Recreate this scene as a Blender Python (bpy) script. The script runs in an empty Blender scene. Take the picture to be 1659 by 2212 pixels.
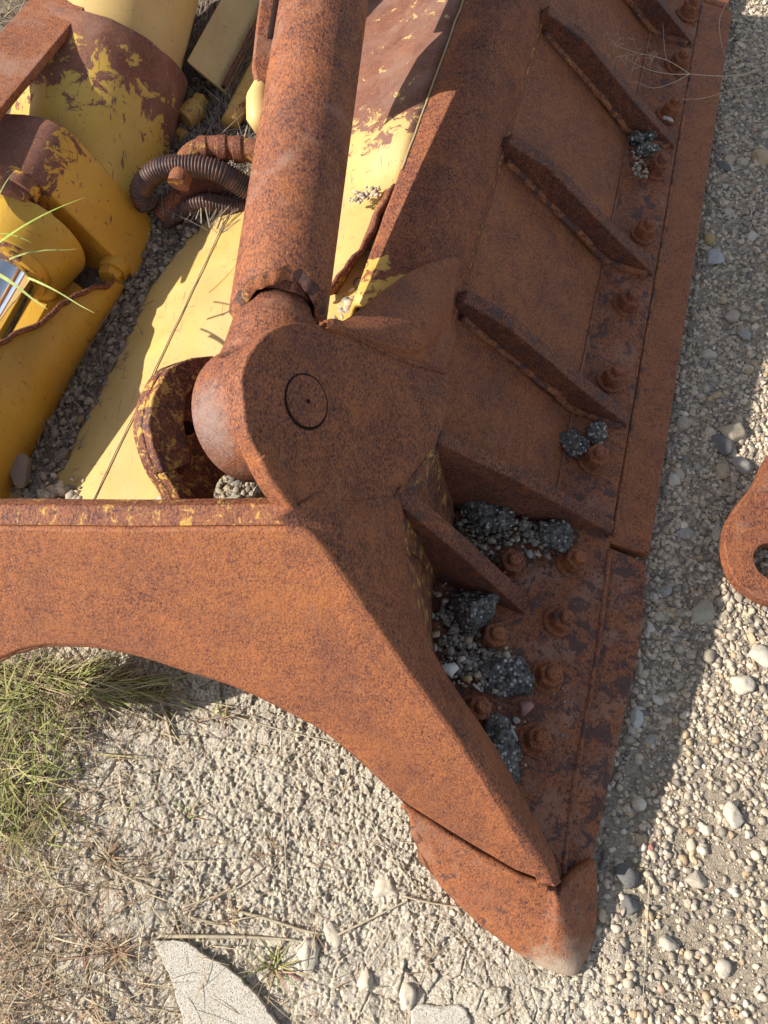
import bpy, bmesh, math, random
import numpy as np
from math import radians, sin, cos, pi, tan
from mathutils import Vector, Matrix, noise as mnoise

random.seed(7); rng = np.random.default_rng(7)
sc = bpy.context.scene
col = sc.collection

# ------------------------------------------------------------ camera, light
H = 1.8; PITCH = radians(66)
FWD = Vector((0, cos(PITCH), -sin(PITCH))); UPV = Vector((0, sin(PITCH), cos(PITCH))); RGT = Vector((1, 0, 0))
cam_d = bpy.data.cameras.new('camera'); cam = bpy.data.objects.new('camera', cam_d); col.objects.link(cam)
cam.location = (0, 0, H); cam.rotation_euler = (radians(90) - PITCH, 0, 0)
cam_d.sensor_fit = 'VERTICAL'; cam_d.sensor_height = 36; cam_d.lens = 36 * 1660 / 2212
cam_d.clip_start = 0.02; cam_d.clip_end = 400
sc.camera = cam
SUN_EL = 34.0; TRAVEL = Vector((1.0, 0.10, 0)).normalized()
sun_to = Vector((-TRAVEL.x * cos(radians(SUN_EL)), -TRAVEL.y * cos(radians(SUN_EL)), sin(radians(SUN_EL))))
world = bpy.data.worlds.new('World'); sc.world = world; world.use_nodes = True
nt = world.node_tree; bg = nt.nodes['Background']
sky = nt.nodes.new('ShaderNodeTexSky'); sky.sky_type = 'NISHITA'; sky.sun_disc = False
sky.sun_elevation = radians(SUN_EL); sky.sun_rotation = math.atan2(sun_to.x, sun_to.y)
hs = nt.nodes.new('ShaderNodeHueSaturation'); hs.inputs['Saturation'].default_value = .55      # camera white balance
nt.links.new(sky.outputs[0], hs.inputs['Color']); nt.links.new(hs.outputs[0], bg.inputs[0]); bg.inputs[1].default_value = 0.112
sl = bpy.data.lights.new('sun', 'SUN'); sl.energy = 5.0; sl.angle = radians(0.55); sl.color = (1.0, 0.93, 0.82)
so = bpy.data.objects.new('sun', sl); col.objects.link(so)
so.rotation_euler = (-sun_to).to_track_quat('-Z', 'Y').to_euler(); so.location = (-4, 0, 5)
sc.view_settings.view_transform = 'Standard'; sc.view_settings.look = 'None'
sc.view_settings.exposure = 0.66; sc.view_settings.gamma = 1; sc.view_settings.use_curve_mapping = False

# ------------------------------------------------------------ place helpers
C0 = Vector((0, 0, H))
A15 = radians(15.4)
L = Vector((sin(A15), cos(A15), 0)); S = Vector((cos(A15), -sin(A15), 0)); Z = Vector((0, 0, 1))
def Q(s, l, z): return S * s + L * l + Z * z          # blade frame: across, along, up
def ray(u, v): return FWD + RGT * ((u - 829.5) / 1660) - UPV * ((v - 1106) / 1660)
def W(u, v, z):
    d = ray(u, v); return C0 + d * ((z - H) / d.z)
def plane3(a, b, c):
    A, B, D = W(*a), W(*b), W(*c); n = (B - A).cross(D - A).normalized()
    return A, (n if n.z > 0 else -n)
def hit(u, v, pl):
    d = ray(u, v); return C0 + d * ((pl[0] - C0).dot(pl[1]) / d.dot(pl[1]))

# ------------------------------------------------------------ object helpers
def tag(o, label=None, cat=None, group=None, kind=None):
    if label: o['label'] = label
    if cat: o['category'] = cat
    if group: o['group'] = group
    if kind: o['kind'] = kind
    return o
def empty(name, loc, label, cat, group=None):
    o = bpy.data.objects.new(name, None); o.empty_display_size = .05; col.objects.link(o)
    o.location = loc; return tag(o, label, cat, group)
def link(name, me, mat=None, parent=None, smooth=True):
    o = bpy.data.objects.new(name, me); col.objects.link(o)
    if mat is not None: me.materials.append(mat)
    if smooth: me.polygons.foreach_set('use_smooth', [True] * len(me.polygons))
    if parent is not None:
        o.parent = parent
        base = parent.location.copy()
        if parent.parent is not None: base += parent.parent.location
        o.location = (0, 0, 0)
        me.transform(Matrix.Translation(-base)) if not parent.get('_keep') else None
    return o
def bevel(o, w, seg=2, ang=35):
    if w > 0:
        m = o.modifiers.new('bevel', 'BEVEL'); m.width = w; m.segments = seg; m.limit_method = 'ANGLE'; m.angle_limit = radians(ang)
    m = o.modifiers.new('wn', 'WEIGHTED_NORMAL'); m.keep_sharp = True
    return o
def mesh(name, verts, faces):
    me = bpy.data.meshes.new(name); me.from_pydata([tuple(v) for v in verts], [], faces); me.update(); return me
def fix(me):
    bm = bmesh.new(); bm.from_mesh(me); bmesh.ops.recalc_face_normals(bm, faces=bm.faces); bm.to_mesh(me); bm.free()
def jit(p, a):
    n = mnoise.noise_vector(p * 23.0); return p + Vector(n) * a
def smooth_line(pts, sub=4, closed=True):
    out = []; n = len(pts)
    for i in range(n if closed else n - 1):
        p0 = pts[(i - 1) % n] if closed or i > 0 else pts[0]; p1 = pts[i]; p2 = pts[(i + 1) % n]
        p3 = pts[(i + 2) % n] if closed or i < n - 2 else pts[-1]
        for k in range(sub):
            t = k / sub
            out.append(.5 * ((2 * p1) + (p2 - p0) * t + (2 * p0 - 5 * p1 + 4 * p2 - p3) * t * t + (3 * p1 - p0 - 3 * p2 + p3) * t ** 3))
    if not closed: out.append(pts[-1])
    return out
def prism(name, pts, vec, mat, parent=None, bev=.003, seg=2, jitter=0, ang=35):
    if jitter:
        nn = vec.normalized()
        q = []
        for p in pts:
            j = jit(p, jitter) - p; q.append(p + j - nn * j.dot(nn))
        pts = q
    n = len(pts); v = list(pts) + [p + vec for p in pts]
    f = [list(range(n))[::-1], [n + i for i in range(n)]] + [[i, (i + 1) % n, n + (i + 1) % n, n + i] for i in range(n)]
    me = mesh(name, v, f); fix(me)
    return bevel(link(name, me, mat, parent), bev, seg, ang)
def loft(name, rings, mat, parent=None, closed=True, cap=True, bev=0, seg=2):
    v = []; f = []; m = len(rings[0])
    for r in rings: v += list(r)
    for i in range(len(rings) - 1):
        for j in range(m if closed else m - 1):
            a = i * m + j; b = i * m + (j + 1) % m
            f.append([a, b, b + m, a + m])
    if cap and closed:
        f.append(list(range(m))[::-1]); f.append([(len(rings) - 1) * m + j for j in range(m)])
    me = mesh(name, v, f); fix(me)
    return bevel(link(name, me, mat, parent), bev, seg)
def frame(ax):
    ax = ax.normalized(); t = Vector((0, 0, 1)) if abs(ax.z) < .9 else Vector((1, 0, 0))
    a = ax.cross(t).normalized(); b = ax.cross(a).normalized(); return ax, a, b
def circ(c, ax, r, n=32, ph=0):
    _, a, b = frame(ax); return [c + a * (r * cos(ph + 2 * pi * i / n)) + b * (r * sin(ph + 2 * pi * i / n)) for i in range(n)]
def cyl(name, c0, c1, r, mat, parent=None, n=32, bev=.002, r1=None, seg=2, ph=0):
    ax = c1 - c0
    return loft(name, [circ(c0, ax, r, n, ph), circ(c1, ax, r1 or r, n, ph)], mat, parent, bev=bev, seg=seg)
def tube(name, pts, r, mat, parent=None, n=10, rf=None, cap=True):
    rings = []; prev = None
    for i, p in enumerate(pts):
        d = (pts[min(i + 1, len(pts) - 1)] - pts[max(i - 1, 0)]).normalized()
        if prev is None: _, a, b = frame(d)
        else:
            a = (prev - d * prev.dot(d)).normalized(); b = d.cross(a)
        prev = a; rr = rf(i / (len(pts) - 1)) if rf else r
        rings.append([p + a * (rr * cos(2 * pi * k / n)) + b * (rr * sin(2 * pi * k / n)) for k in range(n)])
    return loft(name, rings, mat, parent, cap=cap)
def patch(name, rows, mat, parent=None, sub=6, thick=.02, jitter=0):
    # smooth surface through rows of points, given real thickness
    R = [smooth_line(r, sub, False) for r in rows]
    m = len(R[0]); cols = [smooth_line([R[i][j] for i in range(len(R))], sub, False) for j in range(m)]
    v = []; nr = len(cols[0])
    for i in range(nr):
        for j in range(m):
            v.append(jit(cols[j][i], jitter) if jitter else cols[j][i])
    f = [[i * m + j, i * m + j + 1, (i + 1) * m + j + 1, (i + 1) * m + j] for i in range(nr - 1) for j in range(m - 1)]
    me = mesh(name, v, f); fix(me)
    up = sum((p.normal.z for p in me.polygons)); 
    if up < 0: me.flip_normals()
    o = link(name, me, mat, parent)
    if thick:
        s = o.modifiers.new('thickness', 'SOLIDIFY'); s.thickness = thick; s.offset = -1
    return o

# ------------------------------------------------------------ materials
def N(nt, typ, **kw):
    n = nt.nodes.new(typ)
    for k, v in kw.items():
        if k in n.inputs: n.inputs[k].default_value = v
        else: setattr(n, k, v)
    return n
def base_mat(name, rough=.85, spec=.2):
    m = bpy.data.materials.new(name); m.use_nodes = True; nt = m.node_tree
    b = nt.nodes['Principled BSDF']; b.inputs['Roughness'].default_value = rough
    b.inputs['Specular IOR Level'].default_value = spec
    g = nt.nodes.new('ShaderNodeNewGeometry')
    return m, nt, b, g.outputs['Position']
def nz(nt, pos, scale, detail=5, rough=.6, dist=0, off=(0, 0, 0), stretch=None):
    mp = nt.nodes.new('ShaderNodeMapping'); mp.inputs['Location'].default_value = off
    if stretch: mp.inputs['Scale'].default_value = stretch
    nt.links.new(pos, mp.inputs[0])
    n = nt.nodes.new('ShaderNodeTexNoise'); n.inputs['Scale'].default_value = scale; n.inputs['Detail'].default_value = detail
    n.inputs['Roughness'].default_value = rough; n.inputs['Distortion'].default_value = dist
    nt.links.new(mp.outputs[0], n.inputs['Vector']); return n.outputs['Fac']
def ramp(nt, fac, stops, interp='LINEAR'):
    r = nt.nodes.new('ShaderNodeValToRGB'); r.color_ramp.interpolation = interp
    e = r.color_ramp.elements
    while len(e) < len(stops): e.new(.5)
    for x, (p, c) in zip(e, stops):
        x.position = p; x.color = (c[0], c[1], c[2], 1) if isinstance(c, tuple) else (c, c, c, 1)
    nt.links.new(fac, r.inputs[0]); return r.outputs[0]
def mix(nt, f, a, b, mode='MIX'):
    m = nt.nodes.new('ShaderNodeMix'); m.data_type = 'RGBA'; m.blend_type = mode
    for s, x in ((m.inputs[0], f), (m.inputs[6], a), (m.inputs[7], b)):
        if isinstance(x, (tuple, float, int)): s.default_value = (*x, 1) if isinstance(x, tuple) else x
        else: nt.links.new(x, s)
    return m.outputs[2]
def mth(nt, op, a, b=None, c=None, clamp=False):
    m = nt.nodes.new('ShaderNodeMath'); m.operation = op; m.use_clamp = clamp
    for i, x in enumerate((a, b, c)):
        if x is None: continue
        if isinstance(x, (int, float)): m.inputs[i].default_value = x
        else: nt.links.new(x, m.inputs[i])
    return m.outputs[0]
def dotp(nt, pos, vec, off=0, k=1):     # (pos.vec + off) * k
    d = nt.nodes.new('ShaderNodeVectorMath'); d.operation = 'DOT_PRODUCT'; nt.links.new(pos, d.inputs[0]); d.inputs[1].default_value = tuple(vec)
    return mth(nt, 'MULTIPLY', mth(nt, 'ADD', d.outputs['Value'], off), k)
def near(nt, pos, c, r):                 # 1 at c, 0 beyond r
    d = nt.nodes.new('ShaderNodeVectorMath'); d.operation = 'DISTANCE'; nt.links.new(pos, d.inputs[0]); d.inputs[1].default_value = tuple(c)
    return mth(nt, 'SUBTRACT', 1.0, mth(nt, 'DIVIDE', d.outputs['Value'], r), clamp=True)
def bump(nt, b, h, strength=.4, dist=.003):
    n = nt.nodes.new('ShaderNodeBump'); n.inputs['Strength'].default_value = strength; n.inputs['Distance'].default_value = dist
    nt.links.new(h, n.inputs['Height']); nt.links.new(n.outputs[0], b.inputs['Normal'])

DK, MD, OR, TN = (.047, .017, .015), (.156, .053, .033), (.345, .120, .042), (.30, .175, .125)
def rust_colour(nt, pos, dark=0.0, orange=0.0, tan_=0.0, off=(0, 0, 0), scale=1.0):
    fine = nz(nt, pos, 270 * scale, 4, .7, .15, off, (1.0, .6, 1.0))
    mid = nz(nt, pos, 60 * scale, 5, .7, .3, off)
    big = nz(nt, pos, 9, 6, .7, .4, off)
    v = mth(nt, 'ADD', mth(nt, 'MULTIPLY', fine, .86), mth(nt, 'MULTIPLY', mid, .26))
    v = mth(nt, 'ADD', v, mth(nt, 'MULTIPLY', mth(nt, 'SUBTRACT', big, .5), .26))
    v = mth(nt, 'ADD', v, -.06 + orange - dark)
    c = ramp(nt, v, [(.385, DK), (.465, MD), (.55, tuple((a + b) / 2 for a, b in zip(MD, OR))), (.64, OR)])
    fl = ramp(nt, nz(nt, pos, 420 * scale, 2, .5, .4, (off[0] + 5, 2, 2), (1.0, .45, 1.0)), [(.56, 0.0), (.64, 1.0)])
    c = mix(nt, mth(nt, 'MULTIPLY', fl, .42), c, (.43, .165, .040))
    # weathering at larger scales: purplish sheltered patches, bright fresh rust, run marks, scuffs
    w1 = ramp(nt, nz(nt, pos, 5.5, 7, .68, .6, (off[0] + 11, 4, 1)), [(.46, 0.0), (.66, 1.0)])
    c = mix(nt, mth(nt, 'MULTIPLY', w1, .34), c, (.095, .037, .032))
    w2 = ramp(nt, nz(nt, pos, 8, 6, .65, .5, (off[0] + 1, 14, 9)), [(.52, 0.0), (.70, 1.0)])
    c = mix(nt, mth(nt, 'MULTIPLY', w2, .35), c, (.37, .130, .036))
    w3 = ramp(nt, nz(nt, pos, 13, 4, .55, .25, (off[0], 3, 2), (5.0, .5, 3.0)), [(.60, 0.0), (.72, 1.0)])
    c = mix(nt, mth(nt, 'MULTIPLY', w3, .35), c, (.28, .14, .085))
    w4 = ramp(nt, nz(nt, pos, 34, 2, .5, .15, (off[0] + 2, 3, 2), (.5, 9.0, 1.5)), [(.705, 0.0), (.73, 1.0)])
    c = mix(nt, mth(nt, 'MULTIPLY', w4, .55), c, (.06, .028, .026))
    w5 = ramp(nt, nz(nt, pos, 62, 4, .6, .3, (off[0] + 7, 1, 3)), [(.68, 0.0), (.72, 1.0)])
    c = mix(nt, mth(nt, 'MULTIPLY', w5, .5), c, (.065, .033, .03))
    if tan_:
        t = ramp(nt, mth(nt, 'ADD', nz(nt, pos, 11, 5, .65, .4, (3, 1, 7)), tan_), [(.58, 0.0), (.75, 1.0)])
        c = mix(nt, mth(nt, 'MULTIPLY', t, .6), c, TN)
    return c, fine, mid
def mat_rust(name, dark=0., orange=0., tan_=0., patches=0., yellow=0., grey=None, bmp=.5, off=(0, 0, 0), dust=None, scale=1.0):
    m, nt, b, pos = base_mat(name, .66, .32)
    c, fine, mid = rust_colour(nt, pos, dark, orange, tan_, off, scale)
    if patches:                          # dark mill scale islands
        p = ramp(nt, mth(nt, 'ADD', nz(nt, pos, 26, 6, .68, .5, (9, 2, off[0])), patches), [(.60, 0.0), (.635, 1.0)])
        c = mix(nt, mth(nt, 'MULTIPLY', p, .85), c, (.075, .040, .038))
        p2 = ramp(nt, mth(nt, 'ADD', nz(nt, pos, 95, 4, .6, .2, (4, 2, off[0])), patches * .6), [(.62, 0.0), (.66, 1.0)])
        c = mix(nt, mth(nt, 'MULTIPLY', p2, .8), c, (.055, .025, .022))
    if yellow:
        p = ramp(nt, mth(nt, 'ADD', nz(nt, pos, 40, 6, .75, .5, (1, 8, off[0])), yellow), [(.60, 0.0), (.65, 1.0)])
        c = mix(nt, p, c, (.46, .27, .06))
    if grey is not None:                 # rubbed bare steel around a place
        k = mth(nt, 'MULTIPLY', near(nt, pos, *grey), mth(nt, 'MULTIPLY', mid, 2.6), clamp=True)
        c = mix(nt, mth(nt, 'MULTIPLY', k, .65), c, (.25, .21, .195))
    if dust is not None:
        k = mth(nt, 'ADD', near(nt, pos, *dust), mth(nt, 'MULTIPLY', mth(nt, 'SUBTRACT', nz(nt, pos, 18, 6, .7, .3), .5), 1.6))
        k = mth(nt, 'MULTIPLY', ramp(nt, k, [(.15, 0.0), (.75, 1.0)]), .75)
        c = mix(nt, k, c, (.40, .33, .25))
    nt.links.new(c, b.inputs['Base Color'])
    bump(nt, b, mth(nt, 'ADD', fine, mth(nt, 'MULTIPLY', mid, 1.5)), bmp * 1.3, .0026)
    return m
def mat_yellow(name, ycol=(.60, .37, .085), rust=-.1, grad=None, dust=.25, scr=.5, off=(0, 0, 0), fine=0.0, rtan=0.0):
    m, nt, b, pos = base_mat(name, .55, .35)
    c, fi, mid = rust_colour(nt, pos, .02 if not rtan else -.03, 0, rtan, off)
    yv = nz(nt, pos, 7, 5, .6, .5, off)
    if rtan: c = mix(nt, .45, c, mix(nt, ramp(nt, nz(nt, pos, 14, 5, .6, .3, off), [(.35, 0.0), (.65, 1.0)]), (.085, .045, .042), (.20, .125, .11)))
    y = mix(nt, ramp(nt, yv, [(.35, 0.0), (.7, 1.0)]), ycol, tuple(x * k for x, k in zip(ycol, (.86, .78, .7))))
    if dust:
        y = mix(nt, mth(nt, 'MULTIPLY', ramp(nt, nz(nt, pos, 4, 6, .65, .6, (5, 5, 5)), [(.35, 0.0), (.75, 1.0)]), dust), y, (.47, .38, .26))
    th = mth(nt, 'ADD', nz(nt, pos, 22, 7, .72, .6, off), rust)
    if grad is not None: th = mth(nt, 'ADD', th, mth(nt, 'MINIMUM', mth(nt, 'MAXIMUM', dotp(nt, pos, *grad), -.3), .35))
    k = ramp(nt, th, [(.58, 0.0), (.61, 1.0)])
    if scr:                               # scratches: stretched noise, two directions
        s1 = nz(nt, pos, 30, 3, .5, .3, (1, 1, 1), (6.0, .45, 1.0)); s2 = nz(nt, pos, 24, 3, .5, .4, (2, 7, 1), (.6, 5.0, 2.0))
        s3 = nz(nt, pos, 130, 2, .5, .2, (3, 7, 1))
        sm = mth(nt, 'MAXIMUM', ramp(nt, s1, [(.665, 0.0), (.70, 1.0)]), ramp(nt, s2, [(.665, 0.0), (.70, 1.0)]))
        sm = mth(nt, 'MAXIMUM', sm, ramp(nt, s3, [(.70 - fine, 0.0), (.73 - fine, 1.0)]))
        k = mth(nt, 'MAXIMUM', k, mth(nt, 'MULTIPLY', sm, scr))
    nt.links.new(mix(nt, k, y, c), b.inputs['Base Color'])
    nt.links.new(mth(nt, 'ADD', .5, mth(nt, 'MULTIPLY', k, .35)), b.inputs['Roughness'])
    bump(nt, b, mth(nt, 'ADD', mth(nt, 'MULTIPLY', k, -1.0), mth(nt, 'MULTIPLY', mth(nt, 'MULTIPLY', fi, k), 1.2)), .35, .0015)
    return m
def mat_vcol(name, rough=.9, speck=0., sc_=300, bmp=.3):
    m, nt, b, pos = base_mat(name, rough, .15)
    a = nt.nodes.new('ShaderNodeVertexColor'); a.layer_name = 'Col'
    n = nz(nt, pos, sc_, 4, .65)
    c = mix(nt, .55, a.outputs[0], ramp(nt, n, [(.3, .35), (.7, 1.0)]), 'MULTIPLY')
    nt.links.new(c, b.inputs['Base Color']); bump(nt, b, n, bmp, .002); return m

RING_P = W(478, 905, .68)
M = {}
M['arm'] = mat_rust('rust_orange_plate', orange=.06, tan_=-.10, off=(0, 0, 0))
M['lug'] = mat_rust('rust_brown_lug', dark=.015, off=(2, 0, 0), patches=-.11)
M['tube'] = mat_rust('rust_pinkish_tube', dark=.0, tan_=.03, off=(4, 1, 0), scale=.95)
M['ring'] = mat_rust('rust_worn_ring', dark=.0, tan_=.03, off=(6, 1, 0), grey=(RING_P, .075))
M['shell'] = mat_yellow('shell_rust_over_yellow', (.56, .37, .09), rust=.24, grad=(L * 1.0 + S * .8, -.93, 1.2), dust=.0, off=(1, 2, 3), scr=.2)
M['panel'] = mat_rust('rust_panel', dark=-.03, off=(8, 3, 0), patches=-.08, orange=.0)
M['rib'] = mat_rust('rust_rib', dark=.06, off=(5, 3, 0), patches=.04)
M['bplate'] = mat_rust('rust_bolted_plate', dark=-.03, orange=.0, tan_=.04, off=(10, 3, 0), patches=.05)
M['cedge'] = mat_rust('rust_cutting_edge', orange=.05, tan_=.0, off=(12, 3, 0), patches=-.03)
M['endbit'] = mat_rust('rust_end_bit', dark=-.03, tan_=.10, off=(14, 3, 0), patches=.07)
M['shoe'] = mat_rust('rust_corner_shoe', orange=.06, off=(16, 3, 0), tan_=.05, patches=.01, dust=(W(1205, 2110, .02), .11))
M['bolt'] = mat_rust('rust_bolt', dark=.0, orange=.02, off=(18, 3, 0), patches=-.02, bmp=.7, scale=.8)
M['wall'] = mat_rust('rust_yellowish_wall', dark=.01, off=(20, 3, 0), yellow=.05, patches=.08)
M['ochre'] = mat_rust('rust_ochre_fillet', dark=-.05, orange=.04, off=(30, 3, 0), yellow=-.02, patches=.09)
M['flake'] = mat_rust('rust_with_yellow_paint', dark=.01, off=(22, 3, 0), yellow=.04, patches=.0)
M['yplate'] = mat_yellow('yellow_plate_worn', (.60, .41, .13), rust=-.13, grad=(L + S * .15, -1.33, 1.3), dust=.5, scr=.5, off=(4, 4, 4), rtan=.14)
M['yplate_rusty'] = mat_rust('rust_pink_plate', dark=-.02, orange=.01, tan_=.12, off=(24, 3, 0))
M['ybarrel'] = mat_yellow('yellow_barrel_scratched', (.56, .37, .07), rust=.03, grad=(L * 1.0 - S * .3, -1.76, 1.3), dust=.15, scr=.9, off=(7, 4, 4), rtan=.06)
M['ybox'] = mat_yellow('yellow_head_scratched', (.58, .32, .035), rust=.0, grad=(-S * 1.0 + Z * .2, -1.17, 2.4), dust=.05, scr=.9, off=(9, 4, 4), rtan=.02)
M['ysheet'] = mat_yellow('yellow_sheet', (.50, .30, .03), rust=-.12, dust=.16, scr=.5, off=(11, 4, 4))
M['ypale'] = mat_yellow('yellow_pale', (.60, .42, .15), rust=-.13, dust=.35, scr=.3, off=(15, 4, 4))
M['ypipe'] = mat_yellow('yellow_pipe_speckled', (.50, .30, .06), rust=.0, dust=.2, scr=.7, off=(13, 4, 4), fine=.08)
M['rustedge'] = mat_rust('rust_dark_edge', dark=.05, off=(26, 3, 0))
m, nt_, b_, p_ = base_mat('hole_shade', .95, .1); b_.inputs['Base Color'].default_value = (.022, .012, .010, 1); M['dark'] = m  # near-black colour standing for the shade inside holes and gaps
M['earl'] = mat_rust('rust_rear_bracket', dark=.05, off=(33, 3, 0), yellow=.07, patches=.03)
M['tape_rust'] = mat_rust('rust_pale_seam', tan_=.16, off=(31, 3, 0))
m, nt_, b_, p_ = base_mat('chrome_rod', .08, .5); b_.inputs['Metallic'].default_value = 1; b_.inputs['Base Color'].default_value = (.75, .78, .82, 1); M['chrome'] = m
m, nt_, b_, p_ = base_mat('pale_flake', .8, .2); b_.inputs['Base Color'].default_value = (.66, .62, .58, 1); bump(nt_, b_, nz(nt_, p_, 200), .5); M['white'] = m
m, nt_, b_, p_ = base_mat('pale_tape', .7, .3)
nt_.links.new(mix(nt_, ramp(nt_, nz(nt_, p_, 30, 6, .7, .4), [(.4, 0.0), (.62, 1.0)]), (.38, .27, .08), (.36, .31, .24)), b_.inputs['Base Color']); M['tape'] = m
m, nt_, b_, p_ = base_mat('pale_seam', .8, .2); b_.inputs['Base Color'].default_value = (.48, .40, .28, 1); M['seam'] = m
# corrugated hose
m, nt_, b_, p_ = base_mat('rubber_hose', .5, .4)
nt_.links.new(ramp(nt_, nz(nt_, p_, 40, 5, .7), [(.35, (.035, .028, .028)), (.6, (.13, .065, .05)), (.8, (.22, .15, .12))]), b_.inputs['Base Color']); M['hose'] = m
# clay ground
m, nt_, b_, p_ = base_mat('cracked_clay', .95, .1)
a_ = nt_.nodes.new('ShaderNodeVertexColor'); a_.layer_name = 'Col'
g1 = nz(nt_, p_, 420, 5, .7); g2 = nz(nt_, p_, 38, 6, .65)
cc = mix(nt_, ramp(nt_, g2, [(.35, 0.0), (.65, 1.0)]), (1., 1., 1.), (.84, .82, .79))
cc = mix(nt_, 1.0, a_.outputs[0], cc, 'MULTIPLY')
cc = mix(nt_, .45, cc, ramp(nt_, g1, [(.3, .55), (.65, 1.15)]), 'MULTIPLY')
nt_.links.new(cc, b_.inputs['Base Color']); v1 = nt_.nodes.new('ShaderNodeTexVoronoi'); v1.feature = 'DISTANCE_TO_EDGE'; v1.inputs['Scale'].default_value = 120
wmp = nt_.nodes.new('ShaderNodeVectorMath'); wmp.operation = 'ADD'; nn_ = nt_.nodes.new('ShaderNodeTexNoise'); nn_.inputs['Scale'].default_value = 90
sc_n = nt_.nodes.new('ShaderNodeVectorMath'); sc_n.operation = 'SCALE'; sc_n.inputs['Scale'].default_value = .012
nt_.links.new(p_, nn_.inputs['Vector']); nt_.links.new(nn_.outputs['Color'], sc_n.inputs[0]); nt_.links.new(p_, wmp.inputs[0]); nt_.links.new(sc_n.outputs[0], wmp.inputs[1]); nt_.links.new(wmp.outputs[0], v1.inputs['Vector'])
vv = ramp(nt_, v1.outputs['Distance'], [(.0, 0.0), (.09, 1.0)])
bump(nt_, b_, mth(nt_, 'ADD', mth(nt_, 'ADD', g1, mth(nt_, 'MULTIPLY', g2, 1.5)), mth(nt_, 'MULTIPLY', vv, .8)), .85, .0024); M['ground'] = m
M['stone'] = mat_vcol('stones', .85, 0, 260, .4)
M['grass'] = mat_vcol('grass_blades', .6, 0, 90, .0)
M['concrete'] = None
m, nt_, b_, p_ = base_mat('concrete', .9, .1)
nt_.links.new(mix(nt_, ramp(nt_, nz(nt_, p_, 16, 6, .75, .4), [(.48, 0.0), (.66, .8)]), ramp(nt_, nz(nt_, p_, 330, 4, .7), [(.36, (.16, .145, .12)), (.47, (.50, .46, .39)), (.7, (.66, .62, .54))]), (.44, .385, .30)), b_.inputs['Base Color'])
bump(nt_, b_, nz(nt_, p_, 260, 5, .7), .8, .003); M['concrete'] = m
# asphalt lump: black binder with pale chips
m, nt_, b_, p_ = base_mat('asphalt_lump', .8, .3)
vo = nt_.nodes.new('ShaderNodeTexVoronoi'); vo.inputs['Scale'].default_value = 125; vo.inputs['Randomness'].default_value = 1; nt_.links.new(p_, vo.inputs['Vector'])
sep = nt_.nodes.new('ShaderNodeSeparateColor'); nt_.links.new(vo.outputs['Color'], sep.inputs[0])
chip = mth(nt_, 'MULTIPLY', ramp(nt_, sep.outputs[0], [(.42, 0.0), (.46, 1.0)]), ramp(nt_, mth(nt_, 'ADD', vo.outputs['Distance'], mth(nt_, 'MULTIPLY', nz(nt_, p_, 300), .3)), [(.62, 1.0), (.72, 0.0)]))
chipc = ramp(nt_, sep.outputs[1], [(.2, (.12, .12, .12)), (.6, (.26, .25, .235)), (.97, (.55, .53, .49))])
nt_.links.new(mix(nt_, chip, ramp(nt_, nz(nt_, p_, 80), [(.35, (.034, .032, .030)), (.7, (.19, .175, .15))]), chipc), b_.inputs['Base Color'])
bump(nt_, b_, mth(nt_, 'SUBTRACT', nz(nt_, p_, 160, 4, .7), vo.outputs['Distance']), .9, .004); M['asphalt'] = m

# ------------------------------------------------------------ ground
def hash2(ix, iy, k=0):
    h = np.sin(ix * 127.1 + iy * 311.7 + k * 74.7) * 43758.5453; return h - np.floor(h)
def vnoise(x, y, k=0):
    ix, iy = np.floor(x), np.floor(y); fx, fy = x - ix, y - iy
    fx = fx * fx * (3 - 2 * fx); fy = fy * fy * (3 - 2 * fy)
    a = hash2(ix, iy, k); b = hash2(ix + 1, iy, k); c = hash2(ix, iy + 1, k); d = hash2(ix + 1, iy + 1, k)
    return (a * (1 - fx) + b * fx) * (1 - fy) + (c * (1 - fx) + d * fx) * fy
def fbm(x, y, k=0, o=4):
    s = 0; a = .5
    for i in range(o): s = s + a * vnoise(x * 2 ** i + i * 7.3, y * 2 ** i + i * 3.1, k + i); a *= .5
    return s
def worley(x, y, k=0):
    ix, iy = np.floor(x), np.floor(y); f1 = np.full(x.shape, 9.); f2 = np.full(x.shape, 9.); idv = np.zeros(x.shape)
    for dx in (-1, 0, 1):
        for dy in (-1, 0, 1):
            cx, cy = ix + dx, iy + dy
            px = cx + hash2(cx, cy, k + 1); py = cy + hash2(cx, cy, k + 2)
            d = np.hypot(px - x, py - y); r = hash2(cx, cy, k + 3)
            nf = d < f1; f2 = np.where(nf, f1, np.minimum(f2, d)); idv = np.where(nf, r, idv); f1 = np.where(nf, d, f1)
    return f1, f2, idv
def sst(a, b, x): t = np.clip((x - a) / (b - a), 0, 1); return t * t * (3 - 2 * t)
def gravel_mask(x, y):
    return np.maximum(sst(.36, .60, x - .10 * (fbm(x * 4, y * 4, 5) - .5)), sst(.2, .5, y) * sst(-.3, -.1, x))
def base_h(x, y):
    s = x * S.x + y * S.y; l = x * L.x + y * L.y
    k = sst(1.1, 1.45, l); s0 = -.905 + .115 * k
    up = (.268 + .055 * k) * sst(.11, -.01, s - s0) * sst(.38, .50, l)                  # soil piled behind the blade
    up = up + .03 * (fbm(x * 2, y * 2, 9) - .5)
    return up
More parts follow.
